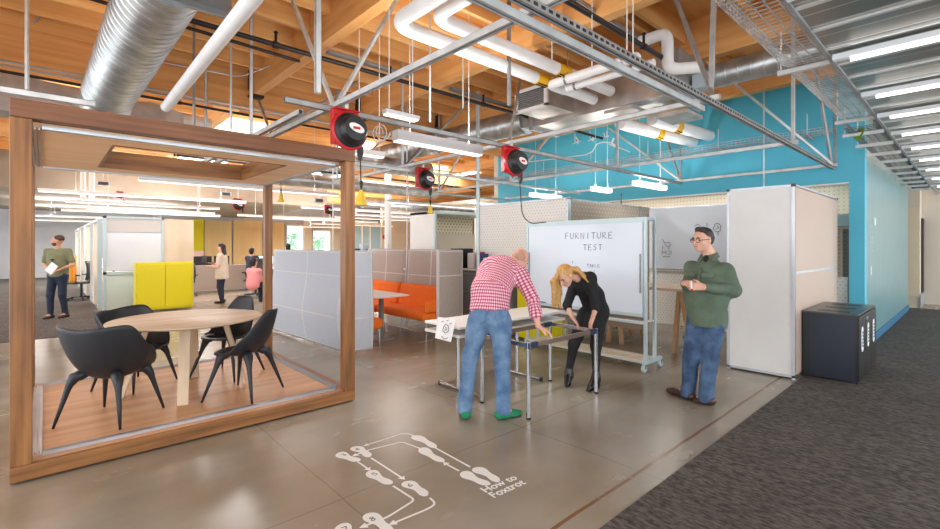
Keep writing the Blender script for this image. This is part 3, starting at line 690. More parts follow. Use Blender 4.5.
for (x, y) in ((BX0+.4,BY0+.4),(BX1-.4,BY0+.4),(BX0+.4,BY1-.4),(BX1-.4,BY1-.4)): MB().lathe([(.04,0),(.04,.06)], (x,y,0), (0,0,1), 16).build('foot', M['black'], t)
# round table
FZ = .125
tc_ = V((1.1,5.5,0)); TZ = .86
t = thing('round_table', (tc_.x,tc_.y,FZ), 'round pale ash table with splayed wooden legs inside the wooden booth', 'table')
MB().lathe([(.58,0),(.675,.02),(.69,.028),(.69,.036),(.685,.04)], (tc_.x,tc_.y,TZ-.04), (0,0,1), 72).build('tabletop', M['birch'], t, smooth='auto')
for (lx_, ly_) in ((.95,4.98),(.56,5.63),(1.6,5.33),(1.25,5.95)):
    d = V((lx_-tc_.x, ly_-tc_.y, 0)); top = tc_+d*.62+V((0,0,TZ-.04)); bot = V((lx_,ly_,FZ)); sd = d.normalized().cross(V((0,0,1)))
    vs = [bot+sd*.045-d*.03, bot-sd*.045-d*.03, bot-sd*.045+d*.03, bot+sd*.045+d*.03]; vt = [top+sd*.05-d*.05, top-sd*.05-d*.05, top-sd*.05+d*.05, top+sd*.05+d*.05]
    MB().add(vs+vt, [(0,1,2,3),(4,7,6,5),(0,4,5,1),(1,5,6,2),(2,6,7,3),(3,7,4,0)]).build('leg', M['birch_z'], t, bevel=.004)
# chair with a wide wrap-around shell and short arms (front is +y locally)
def shell_chair(kind, label):
    t_ = thing('armchair' if kind == 'arm' else 'side_chair', (0,0,0), label, 'chair', 'black shell chairs round the table')
    SZ = .42 if kind == 'arm' else .44
    def P(u, v):
        th = 2*PI*u; a = abs(math.atan2(math.sin(th), math.cos(th)))     # 0 front .. pi back
        cx_, sx_ = math.cos(th), math.sin(th); e = 2.5
        k = (abs(cx_)**e+abs(sx_)**e)**(-1/e); g = v
        if kind == 'arm':
            s_ = max(0,min(1,(a-.55)/.85)); h = .17*s_*s_*(3-2*s_)
            s_ = max(0,min(1,(a-1.45)/.75)); h += .20*s_*s_*(3-2*s_)
            if a > 2.3: h -= .03*((a-2.3)/.84)**1.2
            rx, ry = .285, .25; f = .25*g+.75*math.sin(g*PI/2) ; f *= 1+.12*g*g*(h/.37)
            x = rx*k*sx_*f; y = ry*k*cx_*f-.03*g**4*max(0,-cx_); z = h*g**2.6-.085*(1-g*g)-(.03*g**6 if cx_ > .3 else 0)
        else:
            s_ = max(0,min(1,(a-1.5)/1.2)); h = .37*s_*s_*(3-2*s_)
            rx, ry = .235, .235; f = .35*g+.65*math.sin(g*PI/2)
            x = rx*k*sx_*f; y = ry*k*cx_*f; z = h*g**2.8-.05*(1-g*g)-(.03*g**6 if cx_ > .3 else 0)
            if h > .1: x *= 1-.30*g**6*(h/.37); y -= .07*g**4*max(0,-cx_)
        return (x, y, z+SZ)
    MB().grid(P, 56, 18, True).build('seat_shell', M['black_shell'], t_, smooth=True, solid=.018, local=True, sub=1)
    zb = SZ-(.05 if kind == 'arm' else .03)
    for sx_ in (-1,1):
        for sy_ in (-1,1):
            q_ = 1 if kind == 'arm' else .86
            a = V((sx_*.10*q_, sy_*.09*q_, SZ-.02)); m_ = V((sx_*.175*q_, sy_*.155*q_, SZ-.055)); m3 = V((sx_*.195*q_, sy_*.175*q_, SZ-.11)); b = V((sx_*.262, sy_*.24, 0))
            MB().tube([a, a.lerp(m_,.6), m_, m3, m3.lerp(b,.15), m3.lerp(b,.5), b], [.03,.042,.042,.027,.021,.016,.009], 14).build('leg', M['black_shell'], t_, smooth=True, local=True)
    return t_
def rz_to(dx, dy): return math.atan2(-dx, dy)      # local +y -> (dx,dy)
def place(o, x, y, z, dx, dy, label=None, s=1):
    o.location = (x,y,z); o.rotation_euler = (0,0,rz_to(dx,dy)); o.scale = (s,s,s)
    if label: o['label'] = label
a1 = shell_chair('arm','black moulded armchair nearest the camera, its back to us at the round table')
place(a1, .43,5.03,FZ, .7,.72, s=1.06)
a2 = copy_tree(a1); place(a2, .72,6.03,FZ, .6,-.78, 'black moulded armchair behind the round table on its left, partly hidden by the tabletop', 1.04)
s1 = shell_chair('side','black moulded side chair in front on the right of the round table')
place(s1, 1.47,4.92,FZ, -.65,.76, s=1.06)
s2 = copy_tree(s1); place(s2, 1.56,5.82,FZ, -.8,-.6, 'black moulded side chair at the far right of the round table', 1.08)

# =====================================================================
# HIGH-BACKED SOFA BOOTH
# =====================================================================
def quilt(fn, nu, nv, name, m_, parent, seams_u, seams_v, r=.030):
    MB().grid(fn, nu, nv).build(name, m_, parent, smooth=True, solid=.05)
    for u in seams_u: MB().tube([V(fn(u, k/16)) for k in range(17)], r, 6).build('seam', M['felt_seam'], parent, smooth=True)
    for v in seams_v: MB().tube([V(fn(k/24, v)) for k in range(25)], r, 6).build('seam', M['felt_seam'], parent, smooth=True)
BZ = 1.53
# left unit: long face on X=3.3, curved corner, returns towards +X
def wallpath(L):
    """plan polyline with rounded corner -> function of 0..1"""
    pts = [V(p) for p in L]; seg = [(pts[i+1]-pts[i]).length for i in range(len(pts)-1)]; tot = sum(seg)
    def f(u):
        s = u*tot
        for i, l in enumerate(seg):
            if s <= l or i == len(seg)-1: return pts[i].lerp(pts[i+1], min(1,s/l))
            s -= l
    return f
t = thing('high_back_sofa', (3.4,7.4,0), 'blue grey high backed felt sofa screen seen from behind beside the wooden booth', 'sofa', 'high backed sofas')
path = wallpath(fillet([(3.22,8.95,0),(3.30,6.28,0),(3.66,6.2,0)], .16, 8))
def f1(u, v):
    p = path(u); bulge = .07*math.sin(PI*min(1,v*1.0))*0
    z = .04+v*(BZ-.04); inset = .10*(1-min(1,v/.45))*0 + .0
    lean = -.09*math.exp(-((v-.33)/.28)**2)
    return (p.x+lean*(0 if u > .93 else 1), p.y-.03*math.exp(-((v-.3)/.3)**2)*(1 if u>.9 else 0), z)
quilt(f1, 60, 24, 'back_screen', M['felt_grey'], t, (.02,.47,.86,.995), (.02,.33,.74,.985))
bx((3.42,6.4,.28),(4.0,8.9,.45)).build('seat', M['orange'], t, bevel=.05, seg=4)
bx((3.36,6.4,.45),(3.5,8.9,.85)).build('backrest', M['orange'], t, bevel=.05, seg=4)
for x in (3.5,3.95):
    for y in (6.45,7.6,8.8): MB().tube([(x,y,0),(x,y,.3)],.014,10).build('leg', M['chrome'], t)
# right unit: faces the camera, orange seat
t = thing('high_back_sofa', (5.1,7.3,0), 'orange bench sofa with tall warm grey back panels facing the camera', 'sofa', 'high backed sofas')
XB = 5.5
ys = [6.28,7.85,9.45]
for i in range(2):
    y0, y1 = ys[i]+.01, ys[i+1]-.01
    def fb(u, v, y0=y0, y1=y1): return (XB-.10*(1-v)**1.5-.0, y0+(y1-y0)*u, .2+v*(BZ-.2))
    quilt(fb, 8, 12, 'back_panel', M['felt_warm'], t, (.02,.5,.98), (.62,.985), .030)
    b_ = MB().box((4.98,y0,.42),(5.36,y1,.44)); 
    bx((4.72,y0+.005,.31),(5.35,y1-.005,.46)).build('seat_cushion', M['orange'], t, bevel=.06, seg=4, smooth=True)
    bb = MB().prism([(5.2,y0+.005,.44),(5.38,y0+.005,.44),(5.42,y0+.005,.86),(5.28,y0+.005,.86)], (0,y1-y0-.01,0)).build('back_cushion', M['orange'], t, bevel=.05, seg=4, smooth=True)
def fe(u, v): return (4.96+(.55+.0*v)*u+.04*(1-v)*(1-u)*0+ .02, 6.26-.03*math.sin(PI*u), .04+v*(BZ-.04))
quilt(fe, 8, 14, 'end_screen', M['felt_warm'], t, (.02,.98), (.7,.985), .031)
bx((4.75,6.28,.45),(5.3,6.36,.66)).build('armrest', M['orange'], t, bevel=.035, seg=4, smooth=True)
MB().tube([(4.8,6.3,.12),(4.8,9.3,.12)],.014,8).build('rail', M['chrome'], t)
for y in (6.34,7.1,7.85,8.6,9.3): MB().tube([(4.8,y,0),(4.8,y,.32)],.014,10).build('leg', M['chrome'], t)
for y in ys[1:2]: MB().lathe([(.02,0),(.02,.02)], (XB-.1,y+.0,1.13), (-1,0,0), 12).build('clip', M['white'], t)
# cafe table
t = thing('pedestal_table', (4.36,7.1,0), 'white pedestal table with round grey base between the high backed sofas', 'table')
MB().lathe([(.0,0),(.27,0),(.27,.012),(.05,.03),(.045,.03)], (4.32,7.0,.0), (0,0,1), 40).build('base', M['cab_grey'], t, smooth='auto')
MB().tube([(4.32,7.0,.02),(4.32,7.0,.73)],.045,24).build('column', M['cab_grey'], t, smooth='auto')
bx((3.98,6.62,.735),(4.66,7.9,.765)).build('tabletop', M['lam_top'], t, bevel=.012)

# =====================================================================
# SCREENS AND STORAGE BETWEEN
# =====================================================================
t = thing('partition_cabinet', (6.2,7.9,0), 'tall white partition box behind the sofas with a patterned alcove', 'partition')
MB().box((6.2,7.9,0),(6.26,8.8,2.35)).build('side_panel', M['offwhite'], t); MB().box((6.26,8.74,0),(8.1,8.8,2.3)).build('patterned_back', M['perf_cream'], t)
MB().box((6.2,7.86,2.3),(8.1,8.8,2.36)).build('top_rail', M['board_frame'], t)
MB().box((6.18,7.86,0),(6.22,7.9,2.35)).box((8.06,7.86,0),(8.1,7.9,2.3)).build('upright', M['board_frame'], t)
MB().box((6.3,8.6,1.1),(8.05,8.74,1.9)).build('frosted_pane', mat('frosted_panel',(214,206,190),.3), t)
t = thing('patterned_screen', (6.42,4.6,0), 'tall white patterned screen wall standing behind the man in plaid', 'partition')
bx((6.4,4.6,0),(6.45,6.7,2.38)).build('screen_panel', M['perf_white'], t)
MB().box((6.38,4.57,0),(6.47,4.6,2.4)).box((6.38,6.7,0),(6.47,6.73,2.4)).box((6.38,4.57,2.38),(6.47,6.73,2.41)).build('frame', M['alu'], t)
bx((6.47,4.57,0),(9.2,4.6,2.36)).build('smoky_side', M['perf_dark'], t)
MB().box((6.47,4.56,2.36),(9.2,4.61,2.39)).box((8.8,4.56,0),(8.84,4.61,2.4)).build('side_rail', M['strutdark'], t)
MB().tube([(8.1,4.58,2.38),(8.1,4.58,2.6)],.012,8).build('pin', M['black'], t)
# filing cabinets
for i in range(2):
    y1 = 7.2-.85*i
    t = thing('filing_cabinet', (6.05,y1-.42,0), ['grey filing cabinet directly behind the end of the orange sofa','grey filing cabinet right of the first, behind the man in plaid'][i], 'cabinet', 'grey filing cabinets')
    bx((6.05,y1-.84,.03),(6.37,y1,1.13)).build('body', M['cab_grey'], t)
    for k in range(3):
        d_ = bx((6.03,y1-.825,.06+.35*k),(6.05,y1-.015,.39+.35*k)).build('drawer', M['cab_grey'], t, bevel=.004)
        bx((6.022,y1-.8,.365+.35*k),(6.03,y1-.04,.38+.35*k)).build('handle', M['strutdark'], d_)
bx((6.0,5.45,1.135),(6.4,7.25,1.165)).build('countertop', M['lam_top']) and setp(bpy.data.objects['countertop'], 'white countertop lying on the grey filing cabinets', 'countertop')
def smallbox(name, c, s, m_, label, cat, group=None):
    o_ = MB().box((c[0]-s[0]/2,c[1]-s[1]/2,c[2]),(c[0]+s[0]/2,c[1]+s[1]/2,c[2]+s[2])).build(name, m_, bevel=min(s)*.12)
    return setp(o_, label, cat, group)
t = thing('document_rack', (6.15,6.95,1.167), 'black document rack full of slots on the filing cabinets', 'rack')
MB().box((6.02,6.78,1.167),(6.3,6.8,1.55)).box((6.02,7.12,1.167),(6.3,7.14,1.55)).box((6.28,6.78,1.167),(6.3,7.14,1.55)).build('case', M['black'], t)
for k in range(7): bx((6.02,6.8,1.18+.052*k),(6.28,7.12,1.19+.052*k)).build('shelf', M['darkgrey'], t)
smallbox('paper_tray',(6.18,6.62,1.167),(.22,.18,.30),M['white'],'white box of papers beside the black document rack','box')
smallbox('ring_binder',(6.15,6.42,1.167),(.2,.07,.32),M['red'],'red binder standing on the filing cabinets','binder','binders on the cabinets')
smallbox('ring_binder',(6.15,6.33,1.167),(.2,.07,.29),mat('blue_plastic',(50,60,140),.4),'blue binder standing beside the red one','binder','binders on the cabinets')
smallbox('tape_dispenser',(6.12,6.2,1.167),(.14,.14,.12),mat('lime_plastic',(150,200,50),.4),'lime green tub on the filing cabinets','tub')
smallbox('tape_dispenser',(6.12,6.2,1.29),(.12,.12,.09),M['yellow'],'yellow tub stacked on the lime green tub','tub')
# yellow cabinet behind the man in plaid
t = thing('yellow_cabinet', (6.0,4.95,0), 'yellow metal cabinet between the man in plaid and the rolling whiteboard', 'cabinet')
bx((6.0,4.65,.04),(6.35,5.35,1.2)).build('body', M['yellow'], t, bevel=.01); MB().box((5.985,4.68,.08),(6.0,5.0,1.16)).box((5.985,5.01,.08),(6.0,5.32,1.16)).build('door', M['yellow'], t, bevel=.004)
# =====================================================================
# ROLLING WHITEBOARD
# =====================================================================
t = thing('rolling_whiteboard', (5.75,3.8,0), 'large rolling whiteboard on a pale blue steel frame with casters', 'whiteboard')
WX, WY0, WY1 = 5.62, 2.84, 4.78
fr = MB()
for x in (WX, WX+.24):
    for y in (WY0, WY1): fr.box((x-.02,y-.02,.12),(x+.02,y+.02,1.97))
for y in (WY0, WY1): fr.box((WX,y-.018,1.93),(WX+.24,y+.018,1.97)).box((WX-.06,y-.022,.1),(WX+.42,y+.022,.145))
for x in (WX, WX+.24): fr.box((x-.018,WY0,1.93),(x+.018,WY1,1.97)).box((x-.018,WY0,.105),(x+.018,WY1,.145)).box((x-.015,WY0,.60),(x+.015,WY1,.63))
fr.build('frame', M['board_frame'], t, bevel=.003)
bx((WX-.02,WY0+.03,.74),(WX+.0,WY1-.03,1.91)).build('board', M['whiteboard'], t)
MB().box((WX-.025,WY0+.02,1.9),(WX+.005,WY1-.02,1.93)).build('board_edge', M['board_frame'], t); bx((WX-.05,WY0+.02,.70),(WX+.005,WY1-.02,.74)).build('pen_tray', M['board_frame'], t)
bx((WX+.12,WY0+.03,.5),(WX+.14,WY1-.03,1.9)).build('sliding_panel', M['brown_panel'], t)
for y in (WY0+.06, WY1-.05): bx((WX-.035,y-.008,1.0),(WX-.02,y+.008,1.5)).build('pull_handle', M['strutdark'], t)
bx((WX-.02,WY0,.12),(WX+.35,WY1,.138)).build('bottom_shelf', M['birch'], t); bx((WX,WY0,.625),(WX+.22,WY1,.64)).build('middle_shelf', M['lam_top'], t)
for x in (WX-.04, WX+.4):
    for y in (WY0+.0, WY1):
        cs = MB().lathe([(.045,-.02),(.05,-.012),(.05,.012),(.045,.02)], (x,y,.05), (0,1,0), 24).build('caster', M['board_frame'], t, smooth='auto')
        MB().box((x-.015,y-.028,.05),(x+.015,y+.028,.105)).build('fork', M['cab_grey'], cs)
# strokes for handwriting: letters on a 1 x 1.4 grid
GLY = {'F':[[(0,0),(0,1.4),(.85,1.45)],[(0,.75),(.6,.78)]],'U':[[(0,1.4),(.02,.3),(.35,0),(.8,.25),(.85,1.4)]],'R':[[(0,0),(0,1.4),(.6,1.35),(.75,1.0),(.1,.7),(.85,0)]],'N':[[(0,0),(0,1.4),(.8,0),(.85,1.4)]],
 'I':[[(.4,0),(.45,1.4)]],'T':[[(0,1.35),(.95,1.4)],[(.48,1.38),(.45,0)]],'E':[[(.85,1.4),(.05,1.35),(0,0),(.9,.05)],[(.02,.7),(.65,.75)]],'S':[[(.8,1.25),(.4,1.4),(.05,1.05),(.75,.5),(.5,.02),(0,.15)]],
 'A':[[(0,0),(.42,1.4),(.85,0)],[(.15,.5),(.7,.5)]],'B':[[(0,0),(0,1.4),(.6,1.2),(.05,.75),(.75,.35),(0,0)]],'L':[[(0,1.4),(0,0),(.75,.03)]],'O':[[(.4,1.4),(.02,.8),(.3,0),(.8,.5),(.7,1.2),(.4,1.4)]],
 'M':[[(0,0),(.1,1.4),(.45,.5),(.85,1.4),(.95,0)]],'W':[[(0,1.4),(.25,0),(.5,1),(.75,0),(.95,1.4)]]}
def write(s, o_, du, dv, size, gap=.45, r=.006, mb=None):
    mb = mb or MB(); x = 0
    for ch in s:
        for st in GLY.get(ch, []): mb.tube([V(o_)+V(du)*((x+a)*size)+V(dv)*(b*size) for a, b in st], r, 5)
        x += (1+gap) if ch != ' ' else .8
    return mb
iy = (0,-1,0); iz = (0,0,1); bxs = WX-.0215
w_ = MB(); write('FURNITURE', PX(565.5,239,bxs), iy, iz, .060, .46, .004, w_); write('TEST', PX(583.5,250,bxs), iy, iz, .055, .46, .004, w_)
write('TABLE', PX(587,267,bxs), iy, iz, .03, .42, .0028, w_); write('I', PX(593.5,273,bxs), iy, iz, .026, .4, .0028, w_); write('S', PX(572,263,bxs), iy, iz, .02, .4, .0028, w_)
w_.build('handwriting', M['ink'], t)
for k in range(3):
    c = V((WX-.035, 4.55-.07*k-.02*(k%2), .748)); m_ = [M['red'],M['black'],mat('blue_plastic',(50,60,140),.4)][k]
    o = MB().tube([c, c+V((0,.1,0))],.007,8).build('marker', m_); setp(o, ['red','black','blue'][k]+' marker lying in the tray of the rolling whiteboard', 'marker', 'markers in the whiteboard tray')
# wall whiteboard under the blue soffit
t = thing('wall_whiteboard', (9.44,4.0,1.14), 'wide wall whiteboard under the blue soffit behind the man in green', 'whiteboard')
bx((9.4,1.9,1.14),(9.44,4.75,2.37)).build('board', M['whiteboard'], t); MB().box((9.39,1.9,2.37),(9.45,4.75,2.39)).box((9.37,1.9,1.11),(9.45,4.75,1.14)).build('frame', M['alu'], t)
bx((9.392,1.9,1.15),(9.4,2.6,1.72)).build('overlay_sheet', mat('pale_grey_film',(206,208,216),.3), t)
w_ = MB()
def pw(*ps, x=9.39, r=.005): w_.tube([PX(a,b,x) for a, b in ps], r, 5)
pw((662,239),(665,243),(669,242),(671,245),(668,247),(665,244)); pw((663,246),(662,250)); pw((669,247),(669,249))
pw((662,251),(662,254)); pw((662,251),(664,253),(666,251),(666,254)); pw((668,251),(671,251),(671,254),(668,254)); pw((663,257),(665,256),(667,257),(670,256))
pw((715,224),(718,223),(721,226),(720,231),(716,232),(713,229),(715,224)); pw((717,226),(719,228),(716,229)); pw((707,223),(707,227)); pw((718,232),(718,235)); pw((695,226),(698,224),(700,226)); pw((690,239),(694,239)); pw((691,239),(693,242))
w_.build('doodles', M['ink'], t)
w = bx((9.44,1.4,0),(9.5,4.9,1.1)); o = w.build('wall_panel', M['perf_white']); setp(o, 'patterned low wall panel below the wall whiteboard', 'panel')
# oak trestle table behind the whiteboard
t = thing('trestle_table', (7.3,3.6,0), 'oak high table with splayed trestle legs behind the rolling whiteboard', 'table')
bx((6.85,2.75,.93),(7.75,4.5,.97)).build('tabletop', M['birch'], t, bevel=.006)
for y in (3.05,4.15):
    for (xa, xb) in ((7.1,6.92),(7.5,7.68)):
        MB().bar((xa+.0,y,.93),(xb,y,0.0),.05,.085,(1,0,0)).build('leg', M['oak_z'], t, bevel=.004)
        for yy, yo in ((y, -.25),): MB().bar((xa,y-.02,.93),(xb,y+yo,0.0),.05,.07,(1,0,0)).build('leg', M['oak_z'], t, bevel=.004)
    MB().bar((6.98,y-.12,.25),(7.62,y-.12,.25),.03,.03).build('crossbar', M['black'], t)
# white partition block
t = thing('white_partition', (6.6,1.47,0), 'tall white freestanding partition block between the standing man and the bins', 'partition')
PX0, PX1, PY0, PY1, PZ = 6.6, 9.1, 1.47, 2.22, 2.34
bx((PX0+.012,PY0+.012,.03),(PX1-.012,PY1-.012,PZ-.01)).build('panel_core', M['offwhite'], t)
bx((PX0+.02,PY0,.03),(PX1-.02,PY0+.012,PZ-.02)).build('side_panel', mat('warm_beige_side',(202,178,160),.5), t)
e = MB()
for x in (PX0, PX1-.035):
    for y in (PY0, PY1-.035): e.box((x,y,.0),(x+.035,y+.035,PZ))
for z in (.02, PZ-.03):
    e.box((PX0,PY0,z),(PX1,PY0+.03,z+.03)).box((PX0,PY1-.03,z),(PX1,PY1,z+.03)).box((PX0,PY0,z),(PX0+.03,PY1,z+.03)).box((PX1-.03,PY0,z),(PX1,PY1,z+.03))
e.build('edge_frame', mat('pale_anodised_edge',(206,210,216),.35,.4), t)
bx((PX0+.03,PY0-.004,1.26),(PX1-.03,PY0+.004,1.29)).build('joint_strip', M['alu'], t)
for x in (PX0+.006,PX1-.03):
    bx((x-.008,PY0-.004,PZ-.03),(x+.04,PY0+.04,PZ+.006)).build('corner_cap', M['darkgrey'], t)
# =====================================================================
# RECYCLING BINS
# =====================================================================
t = thing('recycling_station', (7.5,1.17,0), 'black three compartment recycling station beside the white partition', 'recycling bin')
RX0, RX1, RY0, RY1, RZ = 6.9, 8.22, .93, 1.46, .79
bx((RX0,RY0+.012,.02),(RX1,RY1,RZ)).build('body', M['navy_bin'], t, bevel=.004)
MB().box((RX0-.004,RY0,.0),(RX0+.02,RY0+.02,RZ)).box((RX0-.004,RY1-.07,.0),(RX0+.02,RY1,RZ)).build('side_trim', M['bin_black'], t)
bx((RX0-.006,RY0-.006,RZ),(RX1+.006,RY1+.004,RZ+.018)).build('top', M['bin_top'], t, bevel=.003)
for k in range(3):
    x0 = RX0+.01+k*.436
    d_ = bx((x0,RY0-.012,.04),(x0+.424,RY0+.012,RZ-.012)).build('door', M['bin_black'], t, bevel=.004)
    cx_ = x0+.21
    def oval(u, v, cx_=cx_): return (cx_+.06*v*math.cos(2*PI*u), RY0-.0135, .50+math.copysign(.105,math.sin(2*PI*u))*(1 if abs(math.sin(2*PI*u))>1e-6 else 0)*v+.045*v*math.sin(2*PI*u))
    MB().grid(oval, 32, 2, True).build('label_plate', M['paper'], d_, solid=.003)
    lw = MB()
    for q in range(5): lw.box((cx_-.022,RY0-.019,.41+.04*q),(cx_+.02,RY0-.0155,.41+.04*q+.022))
    lw.build('label_lettering', [mat('blue_plastic',(50,60,140),.4),mat('label_green',(50,120,70),.5),M['darkgrey']][k], d_)
    bx((x0+.13,RY0+.1,RZ+.0182),(x0+.24,RY1-.12,RZ+.0205)).build('slot', M['black'], t)
    bx((x0+.26,RY0+.3,RZ+.0182),(x0+.3,RY1-.16,RZ+.0205)).build('top_label', M['cab_grey'], t)
bx((RX0+.5,RY0-.0165,.70),(RX0+.62,RY0-.0125,.735)).build('label_plate', M['cab_grey'], t)
# small fittings on the blue walls
def plate(name, p, s, m_, label, cat):
    o_ = MB().box((p[0]-s[0]/2,p[1]-s[1],p[2]-s[2]/2),(p[0]+s[0]/2,p[1],p[2]+s[2]/2)).build(name, m_, bevel=.004); setp(o_, label, cat)
plate('thermostat', (10.15,1.17,2.0), (.12,.03,.12), M['white'], 'small white alarm sounder on the teal corridor wall', 'wall device')
plate('light_switch', (9.85,1.17,1.2), (.09,.012,.14), M['paper'], 'white light switch plate on the teal corridor wall', 'light switch')
for k,(x,z,w0) in enumerate(((9.98,1.72,.16),(10.05,1.35,.2))):
    mm = MB()
    for q in range(4 if k == 0 else 0): mm.box((x-w0/2,1.164,z-.07*q),(x+w0/2-.03*(q%3),1.169,z-.07*q+.025))
    if k == 0: setp(mm.build('wall_lettering', mat('pale_wall_lettering',(180,214,218),.5)), 'faint pale lettering on the teal corridor wall', 'lettering')
# small panel box on the blue soffit and strut post by it
smallbox('junction_box', (8.9,2.42,2.36), (.1,.12,.1), M['white'], 'small white junction box hanging before the blue wall', 'junction box')
o = MB().tube([(8.9,2.42,2.46),(8.9,2.42,4.5)],.012,8).build('hanger_rod', M['strut']); setp(o, 'thin rod holding the white junction box', 'hanger', 'hangers under the ceiling')
# white line drawing of ski lift riders on the blue wall
t = thing('wall_mural', (9.29,6,3.1), 'white line mural of chairlift riders and a slope on the blue wall', 'mural')
def mur(*ps, r=.012, name='line'): MB().tube([PX(a,b,9.292) for a,b in ps], r, 5).build(name, M['white'], t)
for (x_, y_) in ((575,138),(590,135)):
    mur((x_,y_-4),(x_,y_+4),(x_+4,y_+4),name='rider'); mur((x_-2,y_+6),(x_+6,y_+3),name='rider',r=.009); mur((x_+1,y_-1),(x_+3,y_+2),(x_+3,y_+6),r=.02,name='rider')
mur((607,131),(607,136),name='rider'); mur((604,133),(605,137),(609,136),name='rider'); mur((614,138),(612,143),(615,147),r=.022,name='rider'); mur((609,144),(618,148),name='rider',r=.009)
mur((520,163),(545,160),(562,158),(585,155),(592,152),(597,144),(603,142),(612,143),(620,148),(630,152),name='slope')
# stuff seen right of the partition
o = bx((10.6,1.40,0),(10.7,1.64,1.9)).build('pegboard_locker', M['peg_dark']); setp(o, 'dark perforated panel in the alcove right of the white partition', 'panel')
o = bx((10.2,1.5,1.95),(11.1,3.0,2.15)).build('glass_shelf', mat('pale_ice_plastic',(196,220,230),.2)); setp(o, 'pale shelf high in the alcove right of the white partition', 'shelf')
# corridor cabinet drawers
t = thing('drawer_cabinet', (19.0,1.1,0), 'white drawer cabinet in a niche far down the corridor', 'cabinet')
bx((18.7,.85,0),(19.6,1.4,1.25)).build('body', M['offwhite'], t)
for k in range(4): bx((18.75,.835,.08+.28*k),(19.55,.85,.32+.28*k)).build('drawer', M['white'], t)
o = bx((20.6,.3,0),(20.75,.6,2.4)).build('window_frame_panel', mat('dark_brown_door', (70,54,46), .4)); setp(o, 'dark framed glazing at the far end of the corridor', 'glazing')
o = bx((16.55,1.0,.3),(16.6,3.1,2.6)).build('translucent_board', mat('warm_translucent',(232,214,184),.4)); setp(o, 'warm translucent board on the corridor stub wall', 'board')
o = MB().tube([(7.15,.95,3.35),(7.5,1.0,3.1)],.004,5).add([(7.2,.9,3.0),(7.32,.98,3.04),(7.3,1.02,2.9),(7.2,.95,2.86)],[(0,1,2,3)]).build('plant_tag', M['leaf'], solid=.002); setp(o, 'small green leaf hanging by the cable tray', 'leaf')
# =====================================================================
# TABLES UNDER TEST
# =====================================================================
TX0, TX1, TY0, TY1, TT = 3.30, 4.42, 2.80, 3.42, .71
t = thing('table_frame', (3.3,2.8,0), 'bare rectangular steel table frame being handled by the two people', 'table frame')
for (x, y) in ((TX0,TY0),(TX1,TY0),(TX0,TY1),(TX1,TY1)):
    MB().tube([(x,y,.015),(x,y,TT)],.021,20).build('leg', M['chrome'], t, smooth='auto'); MB().lathe([(.02,0),(.023,.004),(.023,.018),(.018,.02)],(x,y,0),(0,0,1),18).build('foot_cap', M['black'], t)
for y in (TY0,TY1): MB().box((TX0+.02,y-.012,TT-.055),(TX1-.02,y+.012,TT-.01)).build('side_rail', mat('brown_steel_rail',(150,128,116),.3,.7), t, bevel=.003)
for x in (TX0,TX1): MB().box((x-.012,TY0+.02,TT-.05),(x+.012,TY1-.02,TT-.01)).build('end_rail', M['chrome'], t, bevel=.003)
for (x, y, sx, sy) in ((TX0,TY0,1,1),(TX1,TY0,-1,1),(TX0,TY1,1,-1),(TX1,TY1,-1,-1)):
    MB().box((x-.02*sx,y-.02*sy,TT-.06),(x+.12*sx,y+.02*sy,TT-.004)).build('corner_bracket', mat('navy_bracket',(40,52,84),.35,.3), t, bevel=.004)
# table behind with white top
t = thing('training_table', (3.8,4.0,0), 'white topped table with steel T legs behind the man in plaid', 'table')
bx((3.17,3.62,.73),(5.0,4.22,.76)).build('tabletop', M['lam_top'], t, bevel=.008)
bx((3.17,3.62,.64),(5.0,4.22,.67)).build('under_shelf', M['lam_top'], t, bevel=.006)
for x in (3.38,4.35):
    MB().tube([(x,3.88,.03),(x,3.88,.64)],.022,16).build('leg', M['chrome'], t, smooth='auto')
    MB().tube([(x,3.5,.024),(x,4.2,.024)],.02,12).build('foot_bar', M['chrome'], t, smooth='auto')
    for y in (3.5,4.2): MB().lathe([(.022,0),(.022,.04)],(x,y,.0),(0,0,1),12).build('foot_cap', M['black'], t)
# paper with a face drawing hanging off the table
pc = [PX(438,317,3.14), PX(456,319,3.14), PX(451,342,3.10), PX(435,338,3.10)]
t = thing('paper_sheet', pc[0], 'white paper with a drawn face hanging from the table edge', 'paper')
MB().add(pc, [(0,1,2,3)]).build('sheet', M['paper'], t, solid=.002)
w_ = MB()
def pf(*ps): w_.tube([PX(a,b,3.105)-V((.006,0,0)) for a,b in ps], .0035, 5)
pf((444,327),(446,324),(449,326),(449,331),(446,333),(443,331),(444,327)); pf((446,327),(447,330),(445,330)); pf((442,336),(444,339),(448,338)); pf((442,322),(444,321)); pf((450,324),(452,323)); pf((447,321),(449,320))
w_.build('drawn_face', M['ink'], t)
